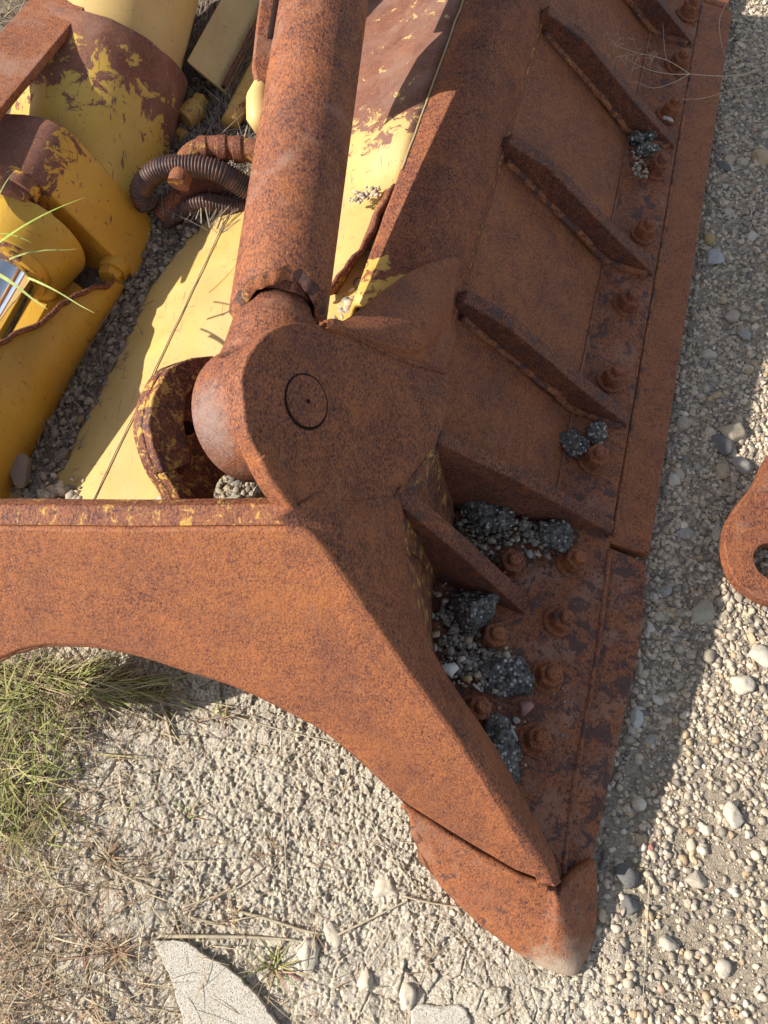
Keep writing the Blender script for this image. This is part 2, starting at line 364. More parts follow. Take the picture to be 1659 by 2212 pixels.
def worley_t(x, y, k=0):
    ix, iy = np.floor(x), np.floor(y); f1 = np.full(x.shape, 9.); f2 = np.full(x.shape, 9.); idv = np.zeros(x.shape); tx = np.zeros(x.shape); ty = np.zeros(x.shape)
    for dx in (-1, 0, 1):
        for dy in (-1, 0, 1):
            cx, cy = ix + dx, iy + dy
            px = cx + hash2(cx, cy, k + 1); py = cy + hash2(cx, cy, k + 2)
            ex, ey = x - px, y - py; d = np.hypot(ex, ey); r = hash2(cx, cy, k + 3)
            nf = d < f1; f2 = np.where(nf, f1, np.minimum(f2, d)); idv = np.where(nf, r, idv); tx = np.where(nf, ex, tx); ty = np.where(nf, ey, ty); f1 = np.where(nf, d, f1)
    a = idv * 6.283 * 7
    return f1, f2, idv, tx * np.cos(a) + ty * np.sin(a)
def ground_h(x, y):
    n1 = fbm(x * 60, y * 60, 11, 4) - .47; n2 = fbm(x * 60, y * 60, 12, 4) - .47
    wx = x + .007 * n1 + .03 * (fbm(x * 9, y * 9, 1) - .5); wy = y + .007 * n2 + .03 * (fbm(x * 9, y * 9, 2) - .5)
    mask = fbm(x * 3.2, y * 3.2, 3)
    big = sst(.42, .56, mask + .22 * sst(-.05, -.4, y) * sst(-.3, .2, x))
    f1, f2, i1, t1 = worley_t(wx * 50, wy * 50, 10); f = f2 - f1; c1 = np.clip(f * 8, 0, 1)
    g1, g2, i2, t2 = worley_t(wx * 17 + .3, wy * 17, 20); g_ = g2 - g1; c2 = np.clip(g_ * 14.0, 0, 1)
    q1, q2, i3, t3 = worley_t(wx * 115, wy * 115, 30); c3 = np.clip((q2 - q1) * 5, 0, 1)
    na = fbm(x * 26 + 3, y * 26, 51, 5); nb = fbm(x * 48, y * 48 + 5, 52, 4)
    ra = 1 - np.clip(np.abs(na - .48) / .022, 0, 1); rb = 1 - np.clip(np.abs(nb - .46) / .035, 0, 1)
    small = c1 * (.0026 + .0028 * i1 + .0042 * t1) + c3 * (.0022 * i3 + .0030 * t3)
    large = c2 * (.0050 + .003 * i2 + .0060 * t2) + c1 * (.0010 * i1 + .0024 * t1) * (i2 > .3) + c3 * .0012 * i3
    clay = small * (1 - big) + large * big - .0050 * ra - .0032 * rb * (1 - .3 * big)
    tex = fbm(x * 190, y * 190, 6, 3); pit = sst(.58, .66, fbm(x * 45, y * 45, 13, 4))
    clay = clay + .0046 * (tex - .5) - .005 * pit * (1 - .4 * big)
    gm = gravel_mask(x, y)
    return base_h(x, y) + (clay - .008) * (1 - .5 * gm) + .012 * (fbm(x * 9, y * 9, 4) - .5)
def axis(a, b, step, lo, hi, grow=1.25):
    c = list(np.arange(a, b, step)); d = step
    while c[-1] < hi: d *= grow; c.append(c[-1] + d)
    d = step; pre = []
    x = a
    while x > lo: d *= grow; x -= d; pre.append(x)
    return np.array(pre[::-1] + c)
ax_ = np.concatenate([axis(-.98, .45, .0021, -60, .44), axis(.456, 1.1, .006, .4555, 60)])
ay_ = np.concatenate([axis(-.48, .55, .0021, -60, .54, 1.25), axis(.558, 3.4, .011, .5575, 120)])
X, Y = np.meshgrid(ax_, ay_); hz = ground_h(X, Y)
far = sst(2.5, 5, np.hypot(X, Y)); hz = hz * (1 - far)
def grid_mesh(name, X, Y, Zz, colr=None):
    ny, nx = X.shape; me = bpy.data.meshes.new(name); nv = nx * ny
    me.vertices.add(nv); me.vertices.foreach_set('co', np.stack([X, Y, Zz], -1).astype(np.float32).ravel())
    i = (np.arange(ny - 1)[:, None] * nx + np.arange(nx - 1)[None, :]).ravel()
    quads = np.stack([i, i + 1, i + 1 + nx, i + nx], -1).astype(np.int32); nf = len(quads)
    me.loops.add(nf * 4); me.loops.foreach_set('vertex_index', quads.ravel())
    me.polygons.add(nf); me.polygons.foreach_set('loop_start', np.arange(nf, dtype=np.int32) * 4)
    me.update(calc_edges=True)
    if colr is not None:
        a = me.color_attributes.new('Col', 'FLOAT_COLOR', 'POINT'); a.data.foreach_set('color', colr.astype(np.float32).ravel())
    return me
gm = gravel_mask(X, Y); Sg = X * S.x + Y * S.y
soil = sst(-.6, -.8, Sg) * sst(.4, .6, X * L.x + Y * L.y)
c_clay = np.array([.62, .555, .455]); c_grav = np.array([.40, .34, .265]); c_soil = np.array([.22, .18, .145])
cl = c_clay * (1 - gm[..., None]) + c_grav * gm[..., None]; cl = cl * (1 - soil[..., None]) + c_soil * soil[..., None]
cl = cl * (1 + .10 * (fbm(X * 6, Y * 6, 8)[..., None] - .5) * 2)
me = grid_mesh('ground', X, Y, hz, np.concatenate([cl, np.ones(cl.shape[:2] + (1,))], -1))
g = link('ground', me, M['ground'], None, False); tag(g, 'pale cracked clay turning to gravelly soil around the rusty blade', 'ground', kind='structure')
def gh(x, y):
    return float((ground_h(np.array([x]), np.array([y])))[0])
def G(u, v, dz=0):
    p = W(u, v, 0)
    for _ in range(3): p = W(u, v, gh(p.x, p.y))
    return p + Z * dz

# ------------------------------------------------------------ bulldozer blade
blade = empty('bulldozer_blade', W(1000, 1500, 0), 'rusty bulldozer blade lying face down on clay and gravel', 'bulldozer blade')
PA = plane3((0, 1137, .60), (640, 1140, .655), (1170, 1905, .14))
n_lug = Vector((.74, -.21, .64)).normalized()
PG = (W(662, 868, .70), n_lug)
nB = Vector((.1525, -.044, .9873)).normalized(); PB = (W(1180, 1450, .088), nB)
arm_px = [(-160, 1139), (0, 1138), (300, 1141), (560, 1139), (640, 1139), (672, 1150), (705, 1185), (760, 1262), (850, 1395), (1000, 1605), (1100, 1765), (1150, 1850), (1172, 1906),
          (1110, 1882), (1000, 1817), (880, 1742), (790, 1655), (700, 1582), (600, 1527), (500, 1482), (400, 1450), (320, 1422), (200, 1398), (100, 1396), (40, 1408), (0, 1426), (-70, 1470), (-160, 1560)]
arm_pts = [hit(u, v, PA) for u, v in arm_px]
ridge = arm_pts[4:13]
arm = prism('end_plate', arm_pts, -PA[1] * .045, M['arm'], blade, .009, 4, jitter=.0008)
rim = smooth_line([p - PA[1] * .014 for p in arm_pts[15:28]], 4, False)
tube('weld_bead', [jit(p, .002) for p in rim], .009, M['ring'], blade, 8)
# narrow upward edge strip along the top of the end plate
e0 = [hit(u, v, PA) for u, v in ((-160, 1138), (0, 1137), (300, 1140), (560, 1138), (640, 1138))]
back = Vector((-.02, .92, .20)).normalized() * .036
prism('top_flange', [p - PA[1] * .004 for p in e0] + [p + back - PA[1] * .004 for p in e0[::-1]], -PA[1] * .03, M['flake'], blade, .003, 2, jitter=.001)

# right lug, carrying the pin
lug_px = [(524, 860), (522, 810), (545, 755), (590, 712), (640, 695), (690, 700), (722, 703), (790, 738), (872, 778), (920, 790), (966, 802), (968, 880), (946, 955),
          (905, 1010), (862, 1080), (872, 1130), (874, 1190), (850, 1180), (780, 1200), (705, 1183), (668, 1148), (640, 1112), (600, 1060), (560, 985), (535, 930)]
lug_pts = [hit(u, v, PG) for u, v in lug_px]
lug = prism('pin_bracket', smooth_line(lug_pts, 3), -n_lug * .042, M['lug'], blade, .007, 3, jitter=.0015, ang=50)
tube('weld_bead', [jit(p, .002) for p in smooth_line([hit(u, v, PG) - n_lug * .006 for u, v in ((566, 985), (590, 1030), (618, 1072), (650, 1112))], 6, False)], .010, M['arm'], blade, 8)
def ring_groove(c, n, r, w, name, mat, parent):
    rs = [circ(c + n * .0012, n, r, 48), circ(c + n * .004, n, r + w * .4, 48), circ(c + n * .0012, n, r + w, 48)]
    return loft(name, rs, mat, parent, cap=False)
pin_c = PG[0]
cyl('pin_recess_shade', pin_c + n_lug * .0005, pin_c + n_lug * .0015, .0478, M['dark'], lug, 48, 0)  # dark disc on the lug face, paints the shaded gap round the pin
pin = cyl('pin', pin_c - n_lug * .06, pin_c + n_lug * .0055 + Vector((-.0018, .0012, 0)), .0440, M['lug'], blade, 48, .0015)
cyl('grease_hole_shade', pin_c + n_lug * .003, pin_c + n_lug * .0058, .0035, M['dark'], pin, 12, 0)  # dark dot on the pin face, painted depth of the hole
# swept shoulder along the ridge of the end plate down to the tip
rg = [hit(*p, PA) for p in ((600, 1112), (640, 1139), (705, 1185), (760, 1262), (850, 1395), (1000, 1605), (1100, 1765), (1150, 1850), (1174, 1908))]
inn = [hit(690, 1060, PG), hit(760, 1080, PG), hit(862, 1078, PG), hit(874, 1185, PG), W(936, 1405, .36), W(1056, 1592, .25), W(1140, 1740, .175), W(1190, 1835, .135), W(1212, 1905, .115)]
mid0 = [p * .82 + q * .18 + (n_lug + PA[1]) * .004 for p, q in zip(rg, inn)]
midl = [(a + b) / 2 + (n_lug + PA[1]) * .007 for a, b in zip(rg, inn)]
rg2 = [hit(u - 9, v + 5, PA) + PA[1] * .0008 for u, v in ((600, 1112), (640, 1139), (705, 1185), (760, 1262), (850, 1395), (1000, 1605), (1100, 1765), (1150, 1850), (1171, 1906))]
patch('shoulder', [rg2, mid0, midl, inn], M['lug'], blade, 5, .02, .0008)
# walls below shoulder and lug down to the bolted plate
def onB(u, v, dz=0): return hit(u, v, PB) + nB * dz
patch('cavity_wall', [[W(1212, 1905, .112), W(1140, 1740, .173), W(1056, 1592, .247), W(936, 1405, .357), hit(872, 1188, PG) - Z * .01],
      [onB(1214, 1908), onB(1142, 1742), onB(1058, 1594), onB(942, 1440), onB(945, 1200)]], M['wall'], blade, 4, .012)
patch('cavity_wall', [[hit(872, 1188, PG) - Z * .005, hit(862, 1080, PG) - Z * .004, hit(905, 1010, PG) - Z * .004, hit(946, 950, PG) - Z * .004],
      [onB(930, 1290), onB(985, 1165), onB(985, 1110), onB(988, 1060)]], M['wall'], blade, 4, .012)

# swept back: profile in the blade frame
def sweep(name, prof, l0, l1, mat, thick=.02, steps=24, jitter=0, parent=blade, smooth_sub=1):
    pr = [Vector((s, 0, z)) for s, z in prof]
    if smooth_sub > 1: pr = smooth_line(pr, smooth_sub, False)
    v = []; f = []; m = len(pr)
    for i in range(steps + 1):
        l = l0 + (l1 - l0) * i / steps
        for p in pr:
            q = Q(p.x, l, p.z); v.append(jit(q, jitter) if jitter else q)
    f = [[i * m + j, i * m + j + 1, (i + 1) * m + j + 1, (i + 1) * m + j] for i in range(steps) for j in range(m - 1)]
    me = mesh(name, v, f); fix(me)
    if sum(p.normal.z for p in me.polygons) < 0: me.flip_normals()
    o = link(name, me, mat, parent)
    if thick:
        s = o.modifiers.new('t', 'SOLIDIFY'); s.thickness = thick; s.offset = -1
    return o
LE = 3.75
sweep('torque_shell', [(-.362, .43), (-.356, .46), (-.345, .500), (-.325, .511), (-.29, .524), (-.245, .522), (-.205, .496), (-.17, .445), (-.135, .375)], 1.0, LE, M['shell'], .012, 60, .0015, smooth_sub=3)
# back panels between the ribs, each a plate of its own
RL = [.81, 1.137, 1.65, 2.17, 2.67, 3.19, LE]
for a, b in zip(RL[:-1], RL[1:]):
    sweep('back_panel', [(-.16, .405), (-.14, .377), (0, .262), (.13, .148), (.195, .098), (.215, .090)], a, b, M['panel'], .012, 14, .001, smooth_sub=2)
# weld seams where panels meet the shell
wl = [jit(Q(-.143, .82 + i * .0125, .386), .004) for i in range(234)]
tube('weld_bead', wl, .0055, M['flake'], blade, 6)
wl = [jit(Q(-.342, 1.40 + i * .02, .506), .002) for i in range(116)]
tube('weld_bead', wl, .0028, M['tape'], blade, 6)
# mounting strip carrying the bolts
def slab(name, top, thick, mat, bev=.003, jitter=0, parent=blade): return prism(name, top, -nB * thick, mat, parent, bev, 2, jitter)
strip = [Q(.19, .80, .100), Q(.192, LE, .100), Q(.347, LE, .074), Q(.343, .83, .075)]
slab('mounting_strip', strip, .03, M['bplate'], .003)
# end section of mounting strip, widening around two rows of bolts
slab('end_mounting_plate', [onB(900, 1040, .004), onB(1000, 1000, .004), onB(1200, 1060, .004), onB(1318, 1168, .004), onB(1312, 1215, .004), onB(1288, 1400, .004), onB(1260, 1560, .004), onB(1235, 1700, .004), onB(1214, 1900, .004), onB(1190, 1910, .004), onB(900, 1480, .004)], .025, M['endbit'], .003)
tube('weld_bead', [jit(Q(.192, .83 + i * .02, .1015), .0015) for i in range(145)], .004, M['tape_rust'], blade, 6)
# cutting edge: two lengths, butted
ce = lambda l0, l1: [Q(.335, l0, .066), Q(.335, l1, .066), Q(.36, l1, .063), Q(.455, l1, .052), Q(.452, l0, .052), Q(.36, l0, .063)]
for l0, l1 in ((.812, 2.93), (2.936, LE)):
    prism('cutting_edge', [Q(.335, l0, .070), Q(.335, l1, .070), Q(.462 if l1 > 2 else .45, l1, .053), Q(.446, l0, .053)], Vector((0, 0, -.04)), M['cedge'], blade, .006, 3, .0)
# long raised line on the cutting edge strip
tube('weld_bead', [jit(Q(.350, .83 + i * .02, .0695), .0018) for i in range(145)], .0055, M['ochre'], blade, 6)
# end bit
ebp = [onB(1318, 1178, -.010), onB(1404, 1212, -.012), onB(1392, 1370, -.012), onB(1378, 1440, -.012), onB(1350, 1570, -.012), onB(1322, 1690, -.012), onB(1300, 1800, -.012), onB(1286, 1862, -.012), onB(1245, 1900, -.012), onB(1205, 1925, -.012), onB(1190, 1700, -.012)]
prism('end_bit', ebp, -nB * .04, M['endbit'], blade, .006, 3, .0015)
tube('weld_bead', [jit(p, .002) for p in smooth_line([onB(1316, 1190, .001), onB(1290, 1400, .001), onB(1262, 1560, .001), onB(1238, 1700, .001), onB(1216, 1890, .001)], 14, False)], .007, M['bplate'], blade, 6)
# corner shoe wrapping the tip
def shoe():
    a = [W(880, 1742, .205), W(1000, 1817, .165), W(1110, 1884, .135), W(1185, 1913, .115), W(1208, 1935, .108), W(1240, 1888, .085), W(1286, 1860, .065)]
    b = [W(886, 1780, .18), W(985, 1880, .115), W(1095, 1960, .088), W(1170, 1990, .080), W(1212, 2005, .082), W(1252, 1975, .062), W(1290, 1930, .035)]
    c = [W(892, 1812, .14), W(972, 1925, .07), W(1080, 2015, .050), W(1165, 2055, .046), W(1222, 2060, .050), W(1262, 2035, .030), W(1288, 2000, .012)]
    d = [W(930, 1885, .085), W(975, 1940, .030), W(1058, 2015, .012), W(1150, 2078, .008), W(1232, 2108, .012), W(1262, 2080, .004), W(1284, 2030, -.004)]
    e = [p - Z * .05 + Vector((0, .01, 0)) for p in d]
    return patch('corner_shoe', [a, b, c, d, e], M['shoe'], blade, 5, .022, .0012)
shoe()
tube('weld_bead', [jit(p, .003) for p in smooth_line([W(870, 1735, .214), W(940, 1785, .187), W(1000, 1822, .165), W(1110, 1888, .134), W(1182, 1918, .118)], 12, False)], .008, M['shoe'], blade, 8)
# ribs
def rib(pts_top, base, l_dir, thick, name='rib'):
    return prism(name, pts_top + base, l_dir * thick, M['rib'], blade, .004, 3, .0008)
for l in RL[1:6]:
    top = [Q(-.150, l, .400), Q(-.128, l, .418), Q(-.01, l, .362), Q(.022, l, .335), Q(.19, l, .196), Q(.335, l, .088)]
    base = [Q(.34, l, .060), Q(.2, l, .07), Q(0, l, .225), Q(-.14, l, .345)]
    rib(top, base, L, .040)
    wb = [Q(-.13, l - .003, .366), Q(0, l - .003, .262), Q(.14, l - .003, .150), Q(.2, l - .003, .101), Q(.32, l - .003, .082)]
    tube('weld_bead', [jit(p, .004) for p in smooth_line(wb, 12, False)], .011, M['ochre'], blade, 8)
a0 = hit(942, 955, PG); a1 = W(1322, 1152, .088)
rib([a0, a0 * .55 + a1 * .45 + Z * .012, a1], [a1 - Z * .03, W(1180, 1150, .05), a0 - Z * .36], L + S * .1, .034)
b0 = hit(846, 1076, PG); b1 = W(1132, 1325, .115)
rib([b0, b0 * .6 + b1 * .4 + Z * .012, b0 * .2 + b1 * .8 + Z * .006, b1], [b1 - Z * .04, b0 - Z * .42], L + S * .35, .036)
# fairing between shell end and lug
SHP = [(-.36, .445), (-.345, .500), (-.325, .511), (-.29, .524), (-.245, .522), (-.205, .496), (-.17, .445), (-.135, .375), (0, .262)]
def onshell(u, v, dz=0):
    z = .5
    for _ in range(12):
        p = W(u, v, z); z = .5 * z + .5 * float(np.interp(p.dot(S), [a for a, b in SHP], [b for a, b in SHP]))
    return W(u, v, z) + Z * dz
fe = [hit(u, v, PG) for u, v in ((700, 701), (730, 706), (792, 740), (872, 779), (920, 791), (962, 803))]
ft = [W(690, 699, .70), W(742, 694, .655), W(826, 628, .592), onshell(905, 592, .022), onshell(965, 560, .006), onshell(1000, 545, -.010)]
fm = [W(696, 700, .715), W(762, 708, .668), W(848, 690, .628), W(918, 670, .580), onshell(975, 630, .010), onshell(1005, 620, -.010)]
fn = [W(700, 703, .712), W(778, 726, .655), W(866, 745, .600), W(922, 742, .55), onshell(972, 705, .012), onshell(994, 700, -.008)]
fb = [p - Z * .10 for p in ft]
patch('fairing', [fb, ft, fm, fn, fe, [p - Z * .09 for p in fe]], M['panel'], blade, 5, .010, .001)
tube('weld_bead', [jit(p, .002) for p in smooth_line(fe[1:], 10, False)], .006, M['lug'], blade, 6)
# moldboard back: yellow plate
def zplate(s_, l):
    z = float(np.interp(s_, [-.97, -.90, -.78, -.55, -.40, -.33], [.235, .265, .322, .385, .432, .445]))
    k = min(1, max(0, (l - 1.38) / .16)); k = k * k * (3 - 2 * k); q = min(1, max(0, (s_ + .62) / .26)); q = q * q * (3 - 2 * q)
    return z + .060 * k * q
rows = [[jit(Q(s_, l, zplate(s_, l)), .0012) for s_ in np.linspace(-.925, -.346, 26)] for l in np.r_[np.linspace(.33, 1.35, 14), np.linspace(1.38, 1.56, 8), np.linspace(1.65, LE, 22)]]
patch('back_plate', rows, M['yplate'], blade, 1, .012)
for s_, z_, la, lb in ((-.775, .326, .40, 1.8), (-.60, .372, .40, 1.1)):
    tube('weld_bead', [jit(Q(s_, la + i * .02, z_ ), .0015) for i in range(int((lb - la) / .02))], .0017, M['seam'], blade, 6)
# ragged flange beside the gravel groove
fl_t = [W(u, v, z) for u, v, z in ((690, 640, .455), (730, 600, .47), (765, 558, .475), (790, 520, .48), (812, 478, .485), (832, 430, .485), (845, 408, .48), (858, 408, .465), (852, 428, .44))]
fl_b = [Q(-.40, l, .415) for l in (1.10, 1.15, 1.2, 1.25, 1.31, 1.37, 1.40, 1.415, 1.41)]
fl_t = [jit(p, .006) for p in smooth_line(fl_t, 4, False)]; fl_b = smooth_line(fl_b, 4, False)
patch('torn_flange', [fl_t, fl_b], M['flake'], blade, 1, .008)
tube('torn_edge', [jit(p, .003) for p in fl_t], .0055, M['rustedge'], blade, 6)

# rear lug beyond the ring
pr = (PG[0] - n_lug * .235, n_lug)
rl_px = [(455, 770), (400, 778), (350, 800), (316, 858), (305, 920), (316, 975), (336, 1022), (364, 1066), (386, 1108), (452, 1108), (472, 1040), (520, 1000), (580, 930), (570, 840), (520, 785)]
rl = prism('rear_bracket', smooth_line([hit(u, v, pr) for u, v in rl_px], 3), -n_lug * .03, M['earl'], blade, .004, 2, .0015, ang=50)
band = [(450, 772), (400, 778), (350, 800), (316, 858), (305, 920), (316, 975), (336, 1022), (362, 1018), (402, 1000), (392, 960), (384, 915), (390, 860), (420, 815), (460, 800)]
prism('raised_band', [hit(u, v, pr) for u, v in band], n_lug * .022, M['earl'], rl, .005, 3, .002, ang=45)
bar = [(336, 1024), (364, 1066), (386, 1108), (428, 1108), (392, 1052), (364, 1016)]
prism('lower_bar', [hit(u, v, pr) for u, v in bar], n_lug * .024, M['earl'], rl, .004, 2, .001)
hc = hit(405, 925, pr); cyl('bolt_hole_shade', hc + n_lug * .001, hc + n_lug * .002, .013, M['dark'], rl, 20, 0)  # flat dark disc, shade of the hole painted on the face

# bolts with washer, nut and stud
def make_bolt(p, r=1.0, rot=0.3, tall=1.0, tilt=(0, 0)):
    b = bpy.data.objects.new('bolt', None); b.empty_display_size = .02; col.objects.link(b); b.parent = blade
    base = p - blade.location; b.location = base
    ax = (nB + Vector((tilt[0], tilt[1], 0))).normalized()
    def part(nm, rings, bev):
        v = []; f = []; m_ = len(rings[0])
        for q in rings: v += q
        for i in range(len(rings) - 1):
            for j in range(m_): f.append([i * m_ + j, i * m_ + (j + 1) % m_, (i + 1) * m_ + (j + 1) % m_, (i + 1) * m_ + j])
        f += [list(range(m_))[::-1], [(len(rings) - 1) * m_ + j for j in range(m_)]]
        me = mesh(nm, v, f); fix(me); o = bpy.data.objects.new(nm, me); col.objects.link(o); me.materials.append(M['bolt']); o.parent = b
        me.polygons.foreach_set('use_smooth', [True] * len(me.polygons)); bevel(o, bev, 2)
        return o
    O = Vector((0, 0, 0))
    part('washer', [circ(O, ax, .036 * r, 24), circ(ax * .008, ax, .035 * r, 24)], .0025)
    part('nut', [circ(ax * .008, ax, .0275 * r, 6, rot), circ(ax * (.008 + .026 * tall), ax, .0268 * r, 6, rot), circ(ax * (.0115 + .026 * tall), ax, .0235 * r, 6, rot)], .0014)
    part('stud', [circ(ax * .01, ax, .0150 * r, 16), circ(ax * (.024 + .028 * tall), ax, .0145 * r, 16), circ(ax * (.028 + .028 * tall), ax, .011 * r, 16)], .0015)
for i, (u, v) in enumerate([(1155, 1598), (1180, 1462), (1205, 1342), (1232, 1218), (1280, 995), (1317, 822), (1352, 658), (1388, 505), (1415, 367), (1443, 246), (1463, 140), (1485, 28), (1097, 1222), (1060, 1380), (1025, 1535)]):
    pp = hit(u, v, (W(1180, 1450, .092), nB)) if v > 1050 else None
    if pp is None:
        pp = W(u, v, .09); pp.z = .100 - (pp.dot(S) - .19) * .163 + .001
    make_bolt(pp, random.uniform(1.02, 1.14), random.uniform(0, 1), random.uniform(1.0, 1.35), (random.uniform(-.05, .05), random.uniform(-.05, .05)))

# ------------------------------------------------------------ brace strut with eye
ring_c = PG[0] - n_lug * .104
T0 = hit(600, 690, (ring_c, n_lug)); T1 = hit(700, 0, (ring_c, n_lug)); T = (T1 - T0).normalized()
strut = empty('brace_strut', ring_c, 'rusty tubular brace strut pinned between the brackets of the blade', 'brace strut')
toC = (C0 - T0); toC = (toC - T * toC.dot(T)).normalized(); side = T.cross(toC)   # side: towards image left or right
RT = .088; nseg = 72; Lt = 1.75
def tube_ring(off, r, wavy):
    out = []
    for i in range(nseg):
        a = 2 * pi * i / nseg; dirv = toC * cos(a) + side * sin(a)
        e = off
        if wavy: e = off + .052 * max(0, cos(a)) ** .7 + .012 * sin(a * 2 + .5) + .003 * sin(a * 7) + .002 * sin(a * 17 + 1)
        out.append(T0 + T * e + dirv * r)
    return out
rings = [tube_ring(-.001, RT - .003, True), tube_ring(.004, RT, True)] + [tube_ring(.03, RT, True)] + [tube_ring(t, RT, False) for t in np.linspace(.13, Lt, 10)]
loft('tube_guard', rings, M['tube'], strut, cap=False)
loft('torn_rim', [tube_ring(Lt, RT - .024, False), tube_ring(.12, RT - .024, False), tube_ring(-.012, RT - .024, True), tube_ring(-.018, RT - .019, True), tube_ring(-.001, RT - .0035, True), tube_ring(.01, RT - .004, True)], M['ochre'], strut, cap=False)
cyl('rod', T0 - T * .02, T0 + T * .35, .057, M['ring'], strut, 40, .0)
ra = [(.03, .058), (.01, .063), (-.005, .072), (-.02, .079), (-.045, .083), (-.075, .088), (-.115, .100)]
loft('rod_neck', [circ(T0 + T * t, T, r, 40) for t, r in ra], M['ring'], strut)
def eye():
    R = .121; w = .057; rs = []
    for t, r in ((-w, R * .55), (-w, R - .006), (-w + .006, R), (w - .006, R), (w, R - .006), (w, R * .55)): rs.append(circ(ring_c + n_lug * t, n_lug, r, 64))
    return loft('eye_ring', rs, M['ring'], strut)
eye()
hp = W(543, 1040, .56)
dvec = (hp - ring_c); dvec = (dvec - n_lug * dvec.dot(n_lug)).normalized()
hc = ring_c + dvec * .1205 + n_lug * .008; cyl('grease_hole_shade', hc, hc + dvec * .0015, .013, M['dark'], strut, 16, 0)  # dark disc on the ring, painted shade instead of a bored hole
# slotted ear hanging from the shaded side of the tube
def ear():
    dn = -(T.cross(sun_to)).normalized()
    if dn.z > 0: dn = -dn
    nn = T.cross(dn).normalized()
    if nn.dot(C0 - T0) < 0: nn = -nn
    pl_ = (T0, nn)
    def from_shadow(u, v, z=.50):
        X = W(u, v, z); k = (T0 - X).dot(nn) / sun_to.dot(nn); return X + sun_to * k
    sh = [from_shadow(*p) for p in ((960, 212), (790, 252), (806, 212), (832, 170), (880, 112), (970, 60), (1038, 0))]
    inner = [sh[-1] - dn * .06, sh[0] - dn * .06]
    prism('slotted_ear', [jit(p, .002) for p in sh + inner], nn * .022, M['tube'], strut, .004, 2)
    prism('added_shade_plate', [T0 + T * .98 + dn * .04, T0 + T * 1.0 + dn * .20, T0 + T * Lt + dn * .22, T0 + T * Lt + dn * .04], nn * .022, M['tube'], strut, .004, 2)  # added plate out of view, blocks the sun gap between tube and crest
    left = side if side.dot(RGT) < 0 else -side
    def P(t, h): return T0 + T * t + left * (RT * .86 + h)
    pts = [P(.47, -.02), P(.455, .016), P(.48, .036), P(.60, .046), P(1.25, .050), P(1.25, -.02)]
    prism('ear_strap', smooth_line(pts, 2), (toC * .95 - left * .2).normalized() * .018, M['tube'], strut, .004, 2, .0015, ang=50)
    tube('slot_shade', [P(.56 + i * .016, .014) + (toC * .95 - left * .2).normalized() * .0135 for i in range(8)], .011, M['dark'], strut, 8)  # dark bar along the strap, painted shade of the slot
    tube('yellow_tab', [P(.375, .0), P(.40, .012), P(.44, .020), P(.49, .016)], .02, M['ypale'], strut, 12, rf=lambda t: .010 + .016 * sin(pi * min(1, t * .8 + .15)))
ear()

# ------------------------------------------------------------ big yellow cylinder, upper left
cylr = empty('hydraulic_cylinder', Q(-1.15, 1.1, .2), 'large yellow hydraulic cylinder with scratched rusty barrel behind the blade', 'hydraulic cylinder')
AX = (L + Z * .45).normalized()
CC = lambda l: Q(-1.20, l, .268 + .45 * (l - 1.29))
def barrel():
    rs = []
    for l in np.linspace(1.20, 1.66, 26): rs.append([jit(p, .004) for p in circ(CC(l), AX, .198 + .002 * sin(l * 11), 72)])
    rs.append([CC(1.664) + (p - CC(1.66)) * .965 for p in rs[-1]])
    return loft('barrel_guard', rs, M['ybarrel'], cylr)
barrel()
cyl('inner_barrel', CC(1.6), CC(2.6), .172, M['ypale'], cylr, 48, .004)
hp_ = [(-1.70, .47), (-1.50, .505), (-1.30, .536), (-1.22, .550), (-1.165, .552), (-1.128, .540), (-1.10, .510), (-1.04, .40), (-.972, .285), (-.962, .265), (-.962, .24), (-.975, .16), (-1.70, .16)]
prism('head_flange', [Q(s, 1.12, z) for s, z in hp_], L * .17, M['ybox'], cylr, .007, 4, .0)
hp2 = [(-1.70, .42), (-1.34, .455), (-1.24, .43), (-1.13, .30), (-1.12, .2), (-1.70, .16)]
prism('gland_plate', [Q(s, 1.07, z) for s, z in hp2], L * .05, M['ysheet'], cylr, .006, 3, .0)
def hexbolt(u, v, l, r, parent, mat):
    d = ray(u, v); t = (l - C0.dot(L)) / d.dot(L); p = C0 + d * t
    o = cyl('bolt_head', p + L * .03, p - L * .022, r, mat, parent, 6, .003, ph=.3)
    cyl('washer', p + L * .03, p - L * .001, r * 1.2, mat, parent, 24, .002)
hexbolt(38, 418, 1.09, .034, cylr, M['ybox']); hexbolt(243, 588, 1.10, .030, cylr, M['ybox'])
rc_ = W(40, 655, .42) - S * .066; rs_, rl_ = rc_.dot(S), rc_.dot(L)
cyl('gland_boss', Q(rs_ - .02, 1.08, .39), Q(rs_ - .02, rl_ + .10, .39), .135, M['ysheet'], cylr, 48, .008, r1=.112)
cyl('gland_lip', Q(rs_, rl_ + .105, .41), Q(rs_, rl_ + .075, .41), .084, M['ybox'], cylr, 48, .004)
cyl('rod', Q(rs_, rl_ + .12, .41), Q(rs_, rl_ - .9, .41), .066, M['chrome'], cylr, 48, .001)
# rusty plate left of barrel
pl = [W(-120, 440, .60), W(-120, 200, .60), W(62, 0, .60), W(150, -130, .60), W(330, -130, .60), W(197, 0, .60), W(0, 236, .60)]
op = prism('rusty_cover_plate', pl, Vector((0, 0, -.02)), M['yplate_rusty'], None, .004)
tag(op, 'flat pinkish rusty cover plate left of the yellow cylinder barrel', 'metal plate')
